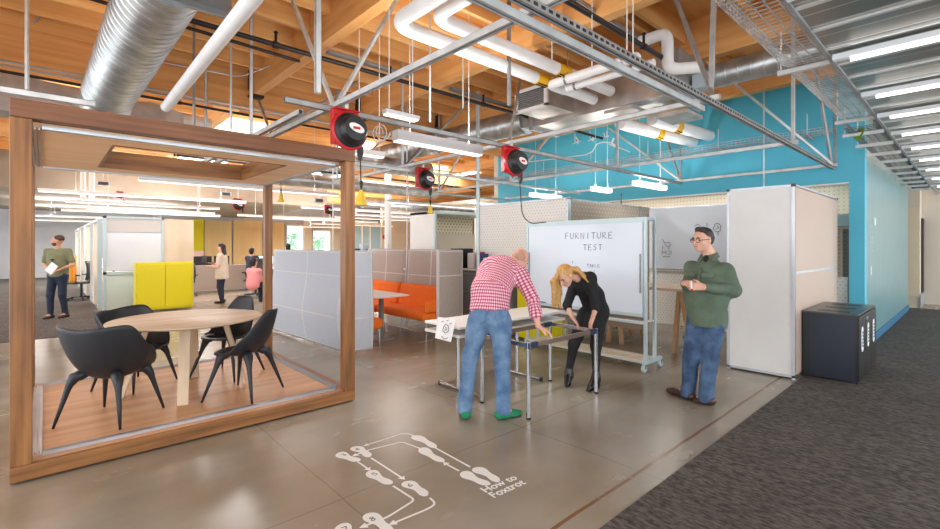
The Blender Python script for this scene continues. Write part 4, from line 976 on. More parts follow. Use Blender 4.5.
# =====================================================================
# FLOOR GRAPHICS
# =====================================================================
def sole_pts(hx, hy, tx_, ty_, w, side, n=36):
    """outline of a shoe sole from heel to toe"""
    h_, t_ = V((hx,hy,0)), V((tx_,ty_,0)); d = t_-h_; L_ = d.length; d.normalize(); s_ = V((-d.y,d.x,0))
    out = []
    for k in range(n):
        a = 2*PI*k/n; c = (1-math.cos(a))/2           # 0 heel .. 1 toe
        prof = np.interp(c, [0,.03,.10,.2,.32,.45,.58,.72,.85,.94,.985,1], [0,.14,.25,.30,.27,.23,.30,.41,.42,.31,.17,0])
        wd = w*1.15*prof; sg_ = 1 if a < PI else -1
        out.append(h_+d*(c*L_)+s_*(sg_*wd + side*.02*w*math.sin(PI*c)*6))
    return out
DIG = {'3':[[(.1,1.2),(.5,1.4),(.8,1.1),(.4,.75),(.85,.4),(.5,0),(.05,.2)]],'4':[[(.6,0),(.6,1.4),(0,.5),(.9,.5)]],'5':[[(.8,1.4),(.15,1.4),(.1,.8),(.6,.9),(.85,.45),(.5,0),(.05,.15)]],'6':[[(.7,1.4),(.2,.8),(.1,.3),(.5,0),(.85,.4),(.5,.75),(.15,.5)]],'7':[[(0,1.4),(.85,1.4),(.35,0)]],'8':[[(.45,.75),(.8,1.1),(.45,1.4),(.1,1.1),(.45,.75),(.85,.35),(.45,0),(.05,.35),(.45,.75)]],'1':[[(.2,1.1),(.5,1.4),(.5,0)]],'2':[[(.05,1.15),(.45,1.4),(.8,1.05),(0,0),(.9,0)]]}
def foot(toe, heel, side, lab, num=None, w=.1):
    t_ = thing('footprint_decal', (toe.x,toe.y,0), lab, 'floor decal', 'white footprints on the floor')
    pts = sole_pts(heel.x, heel.y, toe.x, toe.y, w, side); pts = [p+V((0,0,.0005)) for p in pts]
    MB().prism(pts, (0,0,.0015)).build('sole', M['decal'], t_)
    if num:
        d = (toe-heel).normalized(); c = heel.lerp(toe,.74); s_ = V((d.y,-d.x,0)); mm = MB()
        for st in DIG[num]: 
            P_ = [c+s_*((a-.45)*.036)+d*((b-.7)*.03)+V((0,0,.0022)) for a,b in st]
            for i in range(len(P_)-1): mm.bar(P_[i],P_[i+1],.007,.0008)
        mm.build('number', M['decal_ink'], t_)
F3=(G(338,453),G(360,461)); F4=(G(353,447),G(370,457)); F5=(G(369,471),G(392,484)); F6=(G(404,482),G(427,496)); F8=(G(366,514),G(392,535)); F7=(G(341,524),G(358,545))
foot(*F3,1,'footprint number 3, leftmost at the far end of the dance steps','3'); foot(*F4,-1,'footprint number 4, just right of number 3','4')
foot(*F5,1,'footprint number 5, in the middle of the left column','5'); foot(*F6,-1,'footprint number 6, right of number 5','6'); foot(*F7,1,'footprint number 7, cut off by the lower photo edge','7'); foot(*F8,-1,'footprint number 8, largest, at the lower photo edge','8')
foot(G(462,472),G(490,485),1,'blank footprint, left one of the starting pair above the lettering'); foot(G(474,468),G(499,482),-1,'blank footprint, right one of the starting pair above the lettering')
foot(G(421,448),G(444,462),1,'blank footprint in the floor glare, lower of two'); foot(G(413,436),G(436,448),-1,'faint blank footprint in the floor glare, upper of two')
def arrow(pts, lab, w=.014, head=True):
    pts = [G(*p)+V((0,0,.0012)) for p in pts]; mm = MB()
    t_ = fillet(pts, .035, 4)
    for i in range(len(t_)-1):
        if (t_[i+1]-t_[i]).length > 1e-5: mm.bar(t_[i], t_[i+1], w, .0014)
    if head:
        e_ = t_[-1]; d = (t_[-1]-t_[-2]).normalized(); s_ = V((-d.y,d.x,0))
        mm.prism([e_+s_*.026-d*.01, e_+d*.035, e_-s_*.026-d*.01], (0,0,.0014))
    setp(mm.build('arrow_decal', M['decal']), lab, 'floor decal', 'white arrows on the floor')
arrow([(358,462),(368,469)],'short arrow from footprint 3 to footprint 5'); arrow([(371,458),(402,478)],'straight arrow from footprint 4 to footprint 6')
arrow([(393,486),(415,500),(388,517),(365,526)],'bent arrow from footprint 5 down past footprint 8'); arrow([(430,498),(436,504),(428,509),(394,523)],'bent arrow from footprint 6 to footprint 8')
arrow([(470,467),(410,434),(401,434),(367,445)],'long bent arrow at the far side leading to footprint 4'); arrow([(424,450),(402,442),(369,450),(356,455)],'inner bent arrow leading to footprint 3'); arrow([(459,471),(446,464)],'short arrow from the starting pair to the glare footprint')
fc = bpy.data.curves.new('floor_lettering','FONT'); fc.body = 'How to\nFoxtrot'; fc.size = .094; fc.extrude = .0008; fc.space_line = .85; fc.offset = .0012
fo = bpy.data.objects.new('tmp', fc); C.objects.link(fo); bpy.context.view_layer.update()
me = bpy.data.meshes.new_from_object(fo.evaluated_get(bpy.context.evaluated_depsgraph_get())); bpy.data.objects.remove(fo)
lo = bpy.data.objects.new('floor_lettering', me); C.objects.link(lo); me.materials.clear(); me.materials.append(M['decal'])
a_, b_ = G(485.5,493), G(514,480.5); lo.location = (a_.x,a_.y,.0012); lo.rotation_euler = (0,0,math.atan2(b_.y-a_.y,b_.x-a_.x)); setp(lo, 'white floor lettering reading How to Foxtrot', 'floor lettering')
# =====================================================================
# FAR OFFICE
# =====================================================================
t = thing('glazed_partition', (1.1,14.3,0), 'framed white panel partition behind the yellow cabinet', 'partition')
y = 14.3
MB().box((1.12,y,1.0),(2.28,y+.04,1.93)).build('white_panel', mat('office_panel_white',(226,230,238),.4), t); MB().box((1.12,y,0),(2.28,y+.04,.9)).build('lower_panel', mat('office_panel_mint',(208,222,216),.5), t)
MB().box((1.12,y,1.95),(2.28,y+.03,2.28)).build('frosted_top', mat('frosted_top',(206,200,196),.3), t)
MB().box((1.05,y-.03,0),(1.12,y+.05,2.33)).box((2.25,y-.03,0),(2.3,y+.05,2.33)).box((1.05,y-.03,2.28),(2.3,y+.05,2.33)).box((1.05,y-.03,.9),(2.3,y+.05,.97)).build('frame', M['board_frame'], t)
MB().box((2.3,y,0),(2.98,y+.05,2.3)).build('wood_panel', mat('pale_maple_panel',(230,212,188),.5,c2=(218,196,168),scale=.8,stretch=(3,1,.5)), t)
for k, (ya, yb) in enumerate(((15.2,17),(17.6,20),(20.6,23.2),(23.8,27))):
    t = thing('cubicle_panel', (1.08,ya,0), 'tall pale cubicle panel, '+['first','second','third','farthest'][k]+' in the row behind the walking man', 'partition', 'cubicle panels in a row')
    bx((1.02,yb-.5,0),(1.1,yb,2.3)).build('panel', M['cream'], t); MB().box((1.0,ya-.05,0),(1.1,ya+.02,2.3)).box((1.0,ya,2.24),(1.1,yb,2.3)).build('frame', M['board_frame'], t)
    bx((1.1,ya+.1,.7),(1.9,yb-.1,.74)).build('desk_shelf', M['birch'], t)
t = thing('yellow_cabinet', (2.2,13.8,0), 'bright yellow storage cabinet seen through the wooden booth', 'cabinet')
bx((1.6,13.5,.05),(2.8,13.85,1.2)).build('body', M['yellow'], t, bevel=.01)
for x in (1.64,2.21): bx((x,13.48,.1),(x+.55,13.5,1.15)).build('door', M['yellow'], t, bevel=.006)
# plywood and yellow wall panels, fixed to the back wall
def wp(x0,x1,z0,z1,m_,lab): 
    a_, b_ = PY(x0,z1,31.9), PY(x1,z0,31.9); o_ = bx((a_.x,31.88,b_.z),(b_.x,31.98,a_.z)).build('wall_panel', m_); setp(o_, lab, 'wall panel', 'panels on the back wall')
wp(191,203.5,251,219,M['yellow'],'yellow wall panel left of the plywood panels'); wp(191,203.5,262,251,mat('pale_pink_panel',(240,200,196),.6),'pale pink wall panel under the yellow one')
wp(204.5,231.5,270,220,M['plywood'],'plywood wall panel behind the standing woman'); wp(233.5,262,270,220,M['plywood'],'middle plywood wall panel over the monitor'); wp(263,284,270,222,M['plywood'],'right plywood wall panel beside the windows')
# far windows
def win(i, x0,x1,y0,y1, tree=True):
    a_, b_ = PY(x0,y0,31.95), PY(x1,y1,31.95)
    o_ = struct('window_%d'%i, bx((a_.x,31.93,b_.z),(b_.x,31.97,a_.z)), M['glassgreen'])
    MB().box((a_.x-.08,31.85,b_.z),(a_.x,31.97,a_.z)).box((b_.x,31.85,b_.z),(b_.x+.08,31.97,a_.z)).box((a_.x-.08,31.85,a_.z),(b_.x+.08,31.97,a_.z+.1)).build('window_frame', M['white'], o_)
    mm = MB(); rnd = random.Random(i)
    for k in range(70):
        c = V((a_.x+(b_.x-a_.x)*rnd.random()*.6, 31.9, b_.z+(a_.z-b_.z)*rnd.random()*.8)); mm.lathe([(0,-.07),(.10,-.03),(.08,.04),(0,.07)], c, (rnd.random(),.2,rnd.random()), 8)
    mm.build('foliage_view', mat('foliage_outside',(150,205,170),.6,emit=.5), o_)
win(10,287,302,226,262); win(11,313,329,231,262)
_c = lambda a: PY(a,230,31.7).x
struct('wall_office_column', MB().box((_c(304),31.7,0),(_c(312),31.99,3.6)).box((_c(331),31.7,0),(_c(350),31.99,3.6)), M['cream'])
# glazed meeting room
t = thing('meeting_room', (13.5,26,0), 'distant glazed meeting room with bluish glass panes', 'meeting room')
xs_ = [PY(352,230,26).x, PY(362,230,26).x, PY(370,230,26).x, PY(381,230,26).x]
for i in range(3): MB().box((xs_[i]+.05,26,.0),(xs_[i+1]-.05,26.04,2.9)).build('pane', mat('teal_glass',(130,164,176),.1), t)
for x in xs_: bx((x-.05,25.97,0),(x+.05,26.06,3.0)).build('mullion', M['white'], t)
bx((xs_[0],25.97,2.9),(xs_[3],26.06,3.05)).build('head_rail', M['white'], t)
xa = PY(382,230,26).x; struct('wall_meeting', bx((xa,26,0),(PY(470,230,26).x,26.2,4.6)), M['cream'])
o = MB().lathe([(.16,0),(.16,.08)], PY(384.5,237,25.98), (0,-1,0), 16).build('alarm_bell', M['red']); setp(o, 'small red alarm on the cream wall by the meeting room', 'alarm')
for (px_, y0_, d_, lb) in ((388,200,14,'white pipe column behind the sofa, left'),(407,200,9.5,'thin white pole right of the long pendant lamp'),(478,196,8.6,'pale blue grey pole left of the patterned screen'),(333,190,11,'thin pale pole between the booth posts')):
    a_ = AT(px_,y0_,d_); o = MB().tube([(a_.x,a_.y,0),(a_.x,a_.y,4.45)], .035 if d_ < 12 and px_ != 407 and px_ != 333 else (.1 if px_ == 388 else .012), 14).build('support_pole', M['board_frame'] if px_ == 478 else M['white'], smooth='auto'); setp(o, lb, 'pole', 'slender poles')
for (px_, lb) in ((83,'left of two white pipes hanging above the walking man'),(92,'right of two white pipes hanging above the walking man')):
    a_ = AT(px_,200,14); o = MB().tube([(a_.x,a_.y,a_.z),(a_.x,a_.y,4.45)], .07, 14).build('vent_pipe', M['white'], smooth='auto'); setp(o, lb, 'pipe')
# exit signs / small boxes
for (px_, py_, d_, lb) in ((103,183.5,12,'small black exit sign by the ceiling, seen through the booth left part'),(226,194,13,'small grey speaker box seen through the booth'),(319,200.5,13,'small grey vent box right of the booth back post')):
    a_ = AT(px_,py_,d_); t = thing('ceiling_box', a_, lb, 'ceiling box', 'small ceiling boxes'); bx(a_-V((.14,.02,.06)), a_+V((.14,.05,.06))).build('case', M['lamp_body'], t); bx(a_-V((.1,.03,.04)), a_+V((.1,-.02,.04))).build('face', M['darkgrey'], t)
    MB().tube([a_+V((0,0,.05)),(a_.x,a_.y,4.4)],.006,6).build('drop_rod', M['white'], t)
# desks
def desk(x, y, w, d, lab, m_='lam_top', z=.74):
    t_ = thing('desk', (x,y,0), lab, 'desk', 'office desks'); bx((x-w/2,y-d/2,z-.03),(x+w/2,y+d/2,z)).build('desktop', M[m_], t_)
    for sx in (-1,1): MB().box((x+sx*(w/2-.05)-.02,y-d/2+.05,0),(x+sx*(w/2-.05)+.02,y+d/2-.05,z-.03)).build('leg', M['cab_grey'], t_)
    bx((x-w/2+.07,y+d/2-.05,.25),(x+w/2-.07,y+d/2-.03,z-.03)).build('modesty_panel', mat('grey_modesty',(150,150,156),.5), t_)
    return t_
def low_screen(x0, x1, y, lab, z=1.12, m_=None):
    o_ = bx((x0,y-.03,.1),(x1,y+.03,z)).build('desk_screen', m_ or mat('pale_desk_screen',(206,206,204),.8), bevel=.01); setp(o_, lab, 'desk screen', 'low desk screens')
desk(4.2,18.2,2.6,.8,'white desk behind the standing woman'); desk(7.4,18.6,3.0,.8,'white desk with the lit monitor'); desk(5.5,22,3.5,.8,'far white desk along the plywood wall')
low_screen(3.4,5.4,17.6,'low grey desk screen behind the standing woman', .95, M['felt_warm']); low_screen(5.8,9.5,19.1,'low pale desk screen behind the lit monitor',1.1)
desk(10.2,18.0,3.0,.8,'white desk in front of the far windows')
def monitor(x, y, z, lab, lit=False, ang=0, w=.56):
    t_ = thing('monitor', (x,y,z), lab, 'monitor', 'office monitors', ang)
    MB().box((-w/2,-.02,.14),(w/2,.02,.5)).build('case', M['black'], t_, local=True, bevel=.006)
    MB().box((-w/2+.02,-.024,.16),(w/2-.02,-.02,.48)).build('screen', M['screen_on'] if lit else M['black'], t_, local=True)
    MB().box((-.03,.02,0),(.03,.05,.3)).box((-.12,-.08,0),(.12,.1,.012)).build('stand', M['black'], t_, local=True)
p = G(232,263,.74); monitor(6.2,18.4,.745,'monitor with a bright screen on the desk behind the standing woman',True,w=.7)
monitor(7.15,18.5,.745,'black monitor right of the bright screen'); monitor(4.0,18.2,.745,'black monitor left of the standing woman',w=.7); monitor(4.7,18.3,.745,'black monitor hidden by the standing woman',w=.5)
monitor(.45+1.2,18.6,.745,'monitor with bright screen inside the cubicles',True,.2,w=.8)
desk(2.1,18.8,1.4,.7,'desk inside the cubicle row')
# things on top of the far side of the sofa
for (px_, py_, w_, h_, m_, lb, nm) in ((357,252,.35,.2,M['darkgrey'],'dark monitor back peeking over the sofa, left','monitor'),(372,251,.3,.12,mat('blue_plastic',(50,60,140),.4),'blue item on the desk beyond the sofa','bag'),(364,249,.2,.3,mat('pale_blue_box',(190,206,214),.5),'pale blue box beyond the sofa','box'),(383,252,.5,.14,M['black'],'dark monitor top peeking over the sofa, middle','monitor'),(398,252,.6,.1,M['black'],'dark shelf top peeking over the sofa, right','shelf')):
    a_ = AT(px_,py_,13.5); o_ = MB().box((a_.x-w_/2,a_.y-.1,.74),(a_.x+w_/2,a_.y+.1,a_.z+h_/2)).build(nm, m_, bevel=.01); setp(o_, lb, nm.split('_')[0])
desk(8.9,10.4,4.0,1.0,'long desk beyond the orange sofa')
# task chairs
def task_chair(x, y, rz, lab, m_='darkgrey', s=1):
    t_ = thing('task_chair', (x,y,0), lab, 'office chair', 'office task chairs', rz); t_.scale = (s,s,s)
    MB().grid(lambda u,v: ((u-.5)*.46*(1-.2*abs(v-.5)), -.24-.05*math.sin(PI*v)+.1*(u-.5)**2, .55+v*.5), 10, 10).build('backrest', M[m_], t_, local=True, solid=.03, smooth=True)
    MB().box((-.24,-.22,.44),(.24,.24,.5)).build('seat', M[m_], t_, local=True, bevel=.03)
    MB().tube([(0,0,.08),(0,0,.44)],.03,10).tube([(0,-.1,.44),(0,-.3,.6)],.02,8).build('column', M['black'], t_, local=True)
    for k in range(5):
        a_ = 2*PI*k/5; l_ = MB().bar((0,0,.1),(.3*math.cos(a_),.3*math.sin(a_),.07),.04,.03).build('foot_arm', M['black'], t_, local=True)
        w__ = MB().lathe([(.03,-.015),(.03,.015)],(.3*math.cos(a_),.3*math.sin(a_),.03),(math.sin(a_),-math.cos(a_),0),12).build('caster', M['black'], l_, local=True)
    for sx in (-1,1): MB().tube([(sx*.24,0,.46),(sx*.28,0,.66)],.015,8).box((sx*.28-.04,-.12,.66),(sx*.28+.04,.12,.69)).build('armrest', M['black'], t_, local=True)
task_chair(4.9,15.3,2.4,'dark mesh task chair right of the standing woman','darkgrey',1.15)
task_chair(.82,18.0,1.0,'task chair with an orange jacket behind the walking man','darkgrey',1.1)
o = MB().grid(lambda u,v: (.62+(u-.5)*.1, 17.6+(u-.5)*.5, .55+v*.75), 6, 8).build('jacket', mat('orange_jacket',(230,150,40),.8), solid=.08, smooth=True); setp(o, 'orange jacket draped on the task chair behind the walking man', 'jacket')
task_chair(3.3,16.9,0,'task chair left of the standing woman','darkgrey'); task_chair(8.6,17.2,2.9,'task chair before the far desk'); task_chair(7.0,17.3,3.3,'task chair in front of the bright monitor')
# things left of the booth post
o = bx((-2.4,9.5,0),(-.95,9.6,1.1)).build('desk_screen', M['felt_warm']); setp(o,'grey desk screen at the extreme left edge','desk screen','low desk screens')
struct('wall_left_column', MB().box((-1.6,7.2,1.85),(-.42,7.35,4.2)), M['cream'])
desk(-1.3,9.0,1.6,.7,'desk at the extreme left edge of the photo'); monitor(-.75,9.0,.745,'black monitor at the extreme left edge')
task_chair(-.75,8.3,0,'dark task chair at the extreme left edge')
# =====================================================================
# PEOPLE: smooth distance-field bodies, polygonised with surface nets
# =====================================================================
def A_(p): return np.array(p, float)
class SDF:
    def __init__(s, res): s.p = []; s.res = res; s.cuts = []
    def cone(s, a, b, ra, rb, k=.03, flat=None):
        """tapered capsule; flat=(axis, factor) stretches the section along an axis"""
        s.p.append(('c', A_(a), A_(b), ra, rb, k, flat)); return s
    def ell(s, c, r, ax=None, k=.02):
        """ellipsoid radii r along frame ax (rows)"""
        s.p.append(('e', A_(c), A_(r), np.eye(3) if ax is None else A_(ax), None, k, None)); return s
    def cut(s, p, n, k=0): s.cuts.append((A_(p), A_(n)/np.linalg.norm(n))); return s
    def mesh(s, name, m, parent=None, noise_amp=0, noise_s=8):
        lo = np.array([1e9]*3); hi = -lo
        for t in s.p:
            if t[0] == 'c':
                r = max(t[3],t[4])*(t[6][1] if t[6] else 1)+.03
                lo = np.minimum(lo, np.minimum(t[1],t[2])-r); hi = np.maximum(hi, np.maximum(t[1],t[2])+r)
            else:
                r = t[2].max()+.03; lo = np.minimum(lo, t[1]-r); hi = np.maximum(hi, t[1]+r)
        h = s.res; n = np.ceil((hi-lo)/h).astype(int)+2
        F = np.full(n, .2, np.float32)
        for t in s.p:
            k = t[5]
            if t[0] == 'c': R_ = max(t[3],t[4])*(t[6][1] if t[6] else 1)+k+.02; l = np.minimum(t[1],t[2])-R_; u = np.maximum(t[1],t[2])+R_
            else: R_ = t[2].max()+k+.02; l = t[1]-R_; u = t[1]+R_
            i0 = np.maximum(0, np.floor((l-lo)/h).astype(int)); i1 = np.minimum(n, np.ceil((u-lo)/h).astype(int)+1)
            X, Y, Z = np.meshgrid(*[lo[q]+h*np.arange(i0[q], i1[q]) for q in range(3)], indexing='ij')
            P = np.stack([X,Y,Z], -1)
            if t[0] == 'c':
                a, b, ra, rb = t[1], t[2], t[3], t[4]; Q = P-a; ab = b-a
                if t[6]:
                    ax = A_(t[6][0]); ax /= np.linalg.norm(ax); f = t[6][1]
                    Q = Q-ax*((Q@ax)*(1-1/f))[...,None]; ab = ab-ax*(ab@ax)*(1-1/f)
                L2 = max(ab@ab, 1e-9); tt = np.clip((Q@ab)/L2, 0, 1)
                d = np.linalg.norm(Q-tt[...,None]*ab, axis=-1)-(ra+(rb-ra)*tt)
            else:
                Q = (P-t[1])@t[3].T; q = Q/t[2]; k0 = np.linalg.norm(q, axis=-1); k1 = np.linalg.norm(q/t[2], axis=-1); d = k0*(k0-1)/np.maximum(k1,1e-6)
            sl = tuple(slice(i0[q], i1[q]) for q in range(3)); G0 = F[sl]
            hh = np.maximum(k-np.abs(G0-d), 0)/max(k,1e-6)
            F[sl] = np.minimum(G0, d)-hh*hh*k*.25
        X, Y, Z = np.meshgrid(*[lo[q]+h*np.arange(n[q]) for q in range(3)], indexing='ij')
        if noise_amp:
            F = F+noise_amp*(np.sin(X*noise_s*6.1+Z*noise_s*3.3)*np.sin(Y*noise_s*5.3-Z*noise_s*4.1)+.6*np.sin(Z*noise_s*9+X*noise_s*4)*np.sin(Y*noise_s*3)) 
        for p, nn in s.cuts: F = np.maximum(F, (X-p[0])*nn[0]+(Y-p[1])*nn[1]+(Z-p[2])*nn[2])
        ins = F < 0
        c = np.zeros(np.array(n)-1, int)
        for dx in (0,1):
            for dy in (0,1):
                for dz in (0,1): c += ins[dx:n[0]-1+dx, dy:n[1]-1+dy, dz:n[2]-1+dz]
        act = (c > 0) & (c < 8); idx = np.full(act.shape, -1, int); I = np.argwhere(act); idx[act] = np.arange(len(I))
        acc = np.zeros((len(I),3)); cnt = np.zeros(len(I))
        cor = [(0,0,0),(1,0,0),(0,1,0),(0,0,1),(1,1,0),(1,0,1),(0,1,1),(1,1,1)]
        for ia in range(8):
            for ib in range(ia+1, 8):
                a, b = np.array(cor[ia]), np.array(cor[ib])
                if np.abs(a-b).sum() != 1: continue
                fa = F[tuple((I+a).T)]; fb = F[tuple((I+b).T)]; mk = (fa < 0) != (fb < 0)
                tt = fa/np.where(mk, fa-fb, 1); pt = a+(b-a)*tt[:,None]
                acc[mk] += pt[mk]; cnt[mk] += 1
        vs = lo+h*(I+acc/np.maximum(cnt,1)[:,None])
        fs = []
        for ax in range(3):
            o1, o2 = [q for q in range(3) if q != ax]
            sh = list(n); sh[ax] -= 1
            s0 = [slice(None)]*3; s1 = [slice(None)]*3; s0[ax] = slice(0,n[ax]-1); s1[ax] = slice(1,n[ax])
            ch = ins[tuple(s0)] != ins[tuple(s1)]
            E_ = np.argwhere(ch); ok = np.all(E_ > 0, axis=1) & (E_[:,o1] < n[o1]-1) & (E_[:,o2] < n[o2]-1); E_ = E_[ok]
            if not len(E_): continue
            q = []
            for da, db in ((0,0),(-1,0),(-1,-1),(0,-1)):
                e = E_.copy(); e[:,o1] += da; e[:,o2] += db; q.append(idx[tuple(e.T)])
            q = np.stack(q, 1); fl_ = ins[tuple(E_.T)]
            if ax == 1: fl_ = ~fl_
            q[~fl_] = q[~fl_][:, ::-1]; fs.append(q)
        fs = np.concatenate(fs); fs = fs[(fs >= 0).all(1)]
        me = bpy.data.meshes.new(name); off = A_(origin_of(parent)) if parent is not None else np.zeros(3)
        vs = vs-off
        me.vertices.add(len(vs)); me.vertices.foreach_set('co', vs.astype(np.float32).ravel())
        me.loops.add(len(fs)*4); me.loops.foreach_set('vertex_index', fs.astype(np.int32).ravel())
        me.polygons.add(len(fs)); me.polygons.foreach_set('loop_start', np.arange(0,len(fs)*4,4,dtype=np.int32)); me.polygons.foreach_set('loop_total', np.full(len(fs),4,dtype=np.int32))
        me.polygons.foreach_set('use_smooth', np.ones(len(fs),dtype=bool)); me.update(calc_edges=True); me.validate()
        if m.name == 'red_white_plaid':
            Pw = vs+off; best = np.full(len(Pw), 1e9); at = np.zeros((len(Pw),3))
            for t in s.p:
                if t[0] != 'c': continue
                ab = t[2]-t[1]; L_ = np.linalg.norm(ab); ax = ab/L_; Q = Pw-t[1]; h_ = Q@ax; tt = np.clip(h_/L_,0,1); d = np.linalg.norm(Q-(tt*L_)[:,None]*ax,axis=1)-(t[3]+(t[4]-t[3])*tt)*(1.15 if t[6] else 1)
                e1 = np.cross(ax, FWv); e1 /= np.linalg.norm(e1); e2 = np.cross(ax, e1)
                rr = .5*(t[3]+t[4])*(1.2 if t[6] else 1)
                u_ = np.arctan2(Q@e1, -(Q@e2)*(1 if (e2@FWv) < 0 else -1)*-1)*rr if False else np.arctan2(Q@e1, -(Q@FWv))*rr
                mk = d < best; best[mk] = d[mk]; at[mk,0] = u_[mk]+7; at[mk,1] = (h_+np.dot(t[1],ax))[mk]+7
            A0 = me.attributes.new('weave','FLOAT_VECTOR','POINT'); A0.data.foreach_set('vector', at.astype(np.float32).ravel())
        me.materials.append(m); o = bpy.data.objects.new(name, me); C.objects.link(o)
        if parent is not None: o.parent = parent
        md = o.modifiers.new('smooth','SMOOTH'); md.factor = .5; md.iterations = 2
        return o
def nrm(v): v = A_(v); return v/np.linalg.norm(v)
RTv = A_((RT[0],RT[1],0)); FWv = A_((FW[0],FW[1],0)); UPv = A_((0,0,1))
def W(px, py, d): return A_(AT(px,py,d))
def hand(s, wr, dirv, palm, thumb_side, curl=.5, sc=1.0, spread=.02):
    """palm + four bent unequal fingers + thumb. palm: normal out of the palm; thumb_side: direction of the thumb"""
    d = nrm(dirv); pn = nrm(A_(palm)-d*(A_(palm)@d)); ts = nrm(np.cross(d,pn)); 
    if ts@A_(thumb_side) < 0: ts = -ts
    wr = A_(wr); kn = wr+d*.085*sc
    for q in (-.028,-.01,.01,.028): s.cone(wr+ts*q*.6*sc, kn+ts*q*sc, .017*sc, .013*sc, .012)
    for i, (q, L_) in enumerate(((.031,.072),(.0105,.08),(-.0105,.074),(-.031,.058))):
        p = kn+ts*q*sc; dr = nrm(d+ts*q*spread*20)
        for j in range(3):
            a = curl*(.35+.75*j); dd = nrm(dr*math.cos(a)+pn*math.sin(a)); l = L_*sc*(.44,.32,.26)[j]
            p2 = p+dd*l; s.cone(p, p2, (.0095-.0008*j)*sc, (.0088-.0009*j)*sc, .003); p = p2
    b = wr+d*.025*sc+ts*.028*sc; m = b+nrm(ts*.8+d*.9+pn*.35)*.042*sc; e = m+nrm(ts*.25+d+pn*.6)*.034*sc
    s.cone(b, m, .014*sc, .011*sc, .008); s.cone(m, e, .0105*sc, .0085*sc, .004)
def head(s, c, f, u, sc=1.0, jaw=1.0):
    f = nrm(f); u = nrm(A_(u)-f*(A_(u)@f)); r = np.cross(f,u); ax = [r,f,u]
    def q(a,b,cc): return c+(r*a+f*b+u*cc)*sc
    s.ell(q(0,-.012,.03), A_((.076,.096,.088))*sc, ax, .02)
    s.ell(q(0,.02,-.035), A_((.060*jaw,.072,.075))*sc, ax, .03)
    s.ell(q(0,.055,-.088), A_((.028*jaw,.026,.022))*sc, ax, .03)
    s.cone(q(0,.088,.012), q(0,.112,-.022), .009*sc, .0125*sc, .012)
    s.ell(q(.014,.098,-.026), A_((.009,.01,.007))*sc, ax, .006); s.ell(q(-.014,.098,-.026), A_((.009,.01,.007))*sc, ax, .006)
    s.cone(q(-.034,.074,.028), q(.034,.074,.028), .012*sc, .012*sc, .012)
    for x in (-1,1): 
        s.ell(q(x*.042,.058,-.02), A_((.022,.02,.02))*sc, ax, .02)
        s.ell(q(x*.078,-.006,-.005), A_((.010,.020,.032))*sc, ax, .006)
    s.cone(q(-.018,.086,-.053), q(.018,.086,-.053), .0085*sc, .0085*sc, .008)
    return ax
def face_parts(c, f, u, body, sc=1.0, glasses=False, brow='darkhair', root=None):
    f = nrm(f); u = nrm(A_(u)-f*(A_(u)@f)); r = np.cross(f,u)
    def q(a,b,cc): return V(c+(r*a+f*b+u*cc)*sc)
    root = root or body
    for x in (-1,1):
        e = MB().lathe([(.0,-.011*sc),(.009*sc,-.006*sc),(.011*sc,0),(.009*sc,.006*sc),(0,.011*sc)], q(x*.031,.073,.006), V(f), 12).build('eye', M['eye'], root, smooth=True)
        MB().tube([q(x*.014,.09,.028), q(x*.032,.09,.034), q(x*.05,.078,.027)], .004*sc, 6).build('eyebrow', M[brow], root, smooth=True)
    MB().tube([q(-.022,.088,-.052), q(0,.096,-.054), q(.022,.088,-.052)], .0048*sc, 6).build('lips', M['lips'], root, smooth=True)
    if glasses:
        t_ = thing('eyeglasses', q(0,.11,.005), 'black framed glasses worn by the man in the green shirt', 'glasses')
        for x in (-1,1):
            MB().tube([q(x*.033+.026*math.cos(a), .102-.006*abs(math.cos(a)), .004+.019*math.sin(a)) for a in np.linspace(0,2*PI,20)[:-1]], .0028, 6, closed=True).build('rim', M['black'], t_)
            MB().tube([q(x*.058,.095,.008), q(x*.083,.04,.008), q(x*.085,-.02,.0)], .0028, 6).build('temple', M['black'], t_)
        MB().tube([q(-.008,.108,.008), q(.008,.108,.008)], .003, 6).build('bridge', M['black'], t_)
def shoe(s, ank, toe, w=.045, h=.05, heel=0):
    """ank: ankle joint; toe: toe tip on the ground"""
    ank, toe = A_(ank), A_(toe); d = toe-ank; d[2] = 0; d = nrm(d); sd = np.cross(d, UPv)
    hb = A_((ank[0],ank[1],0))-d*.045
    s.cone(hb+UPv*(h*.75+heel), A_((toe[0],toe[1],0))-d*.09+UPv*(h*.55+heel*.3), h*.72, h*.55, .02, (sd, 1.12*w/.045*.9))
    s.cone(A_((toe[0],toe[1],0))-d*.10+UPv*h*.55, A_((toe[0],toe[1],0))-d*.03+UPv*h*.42, h*.55, h*.42, .02, (sd, 1.35*w/.045*.9))
    return d
def lerp(a, b, t): return A_(a)+(A_(b)-A_(a))*t

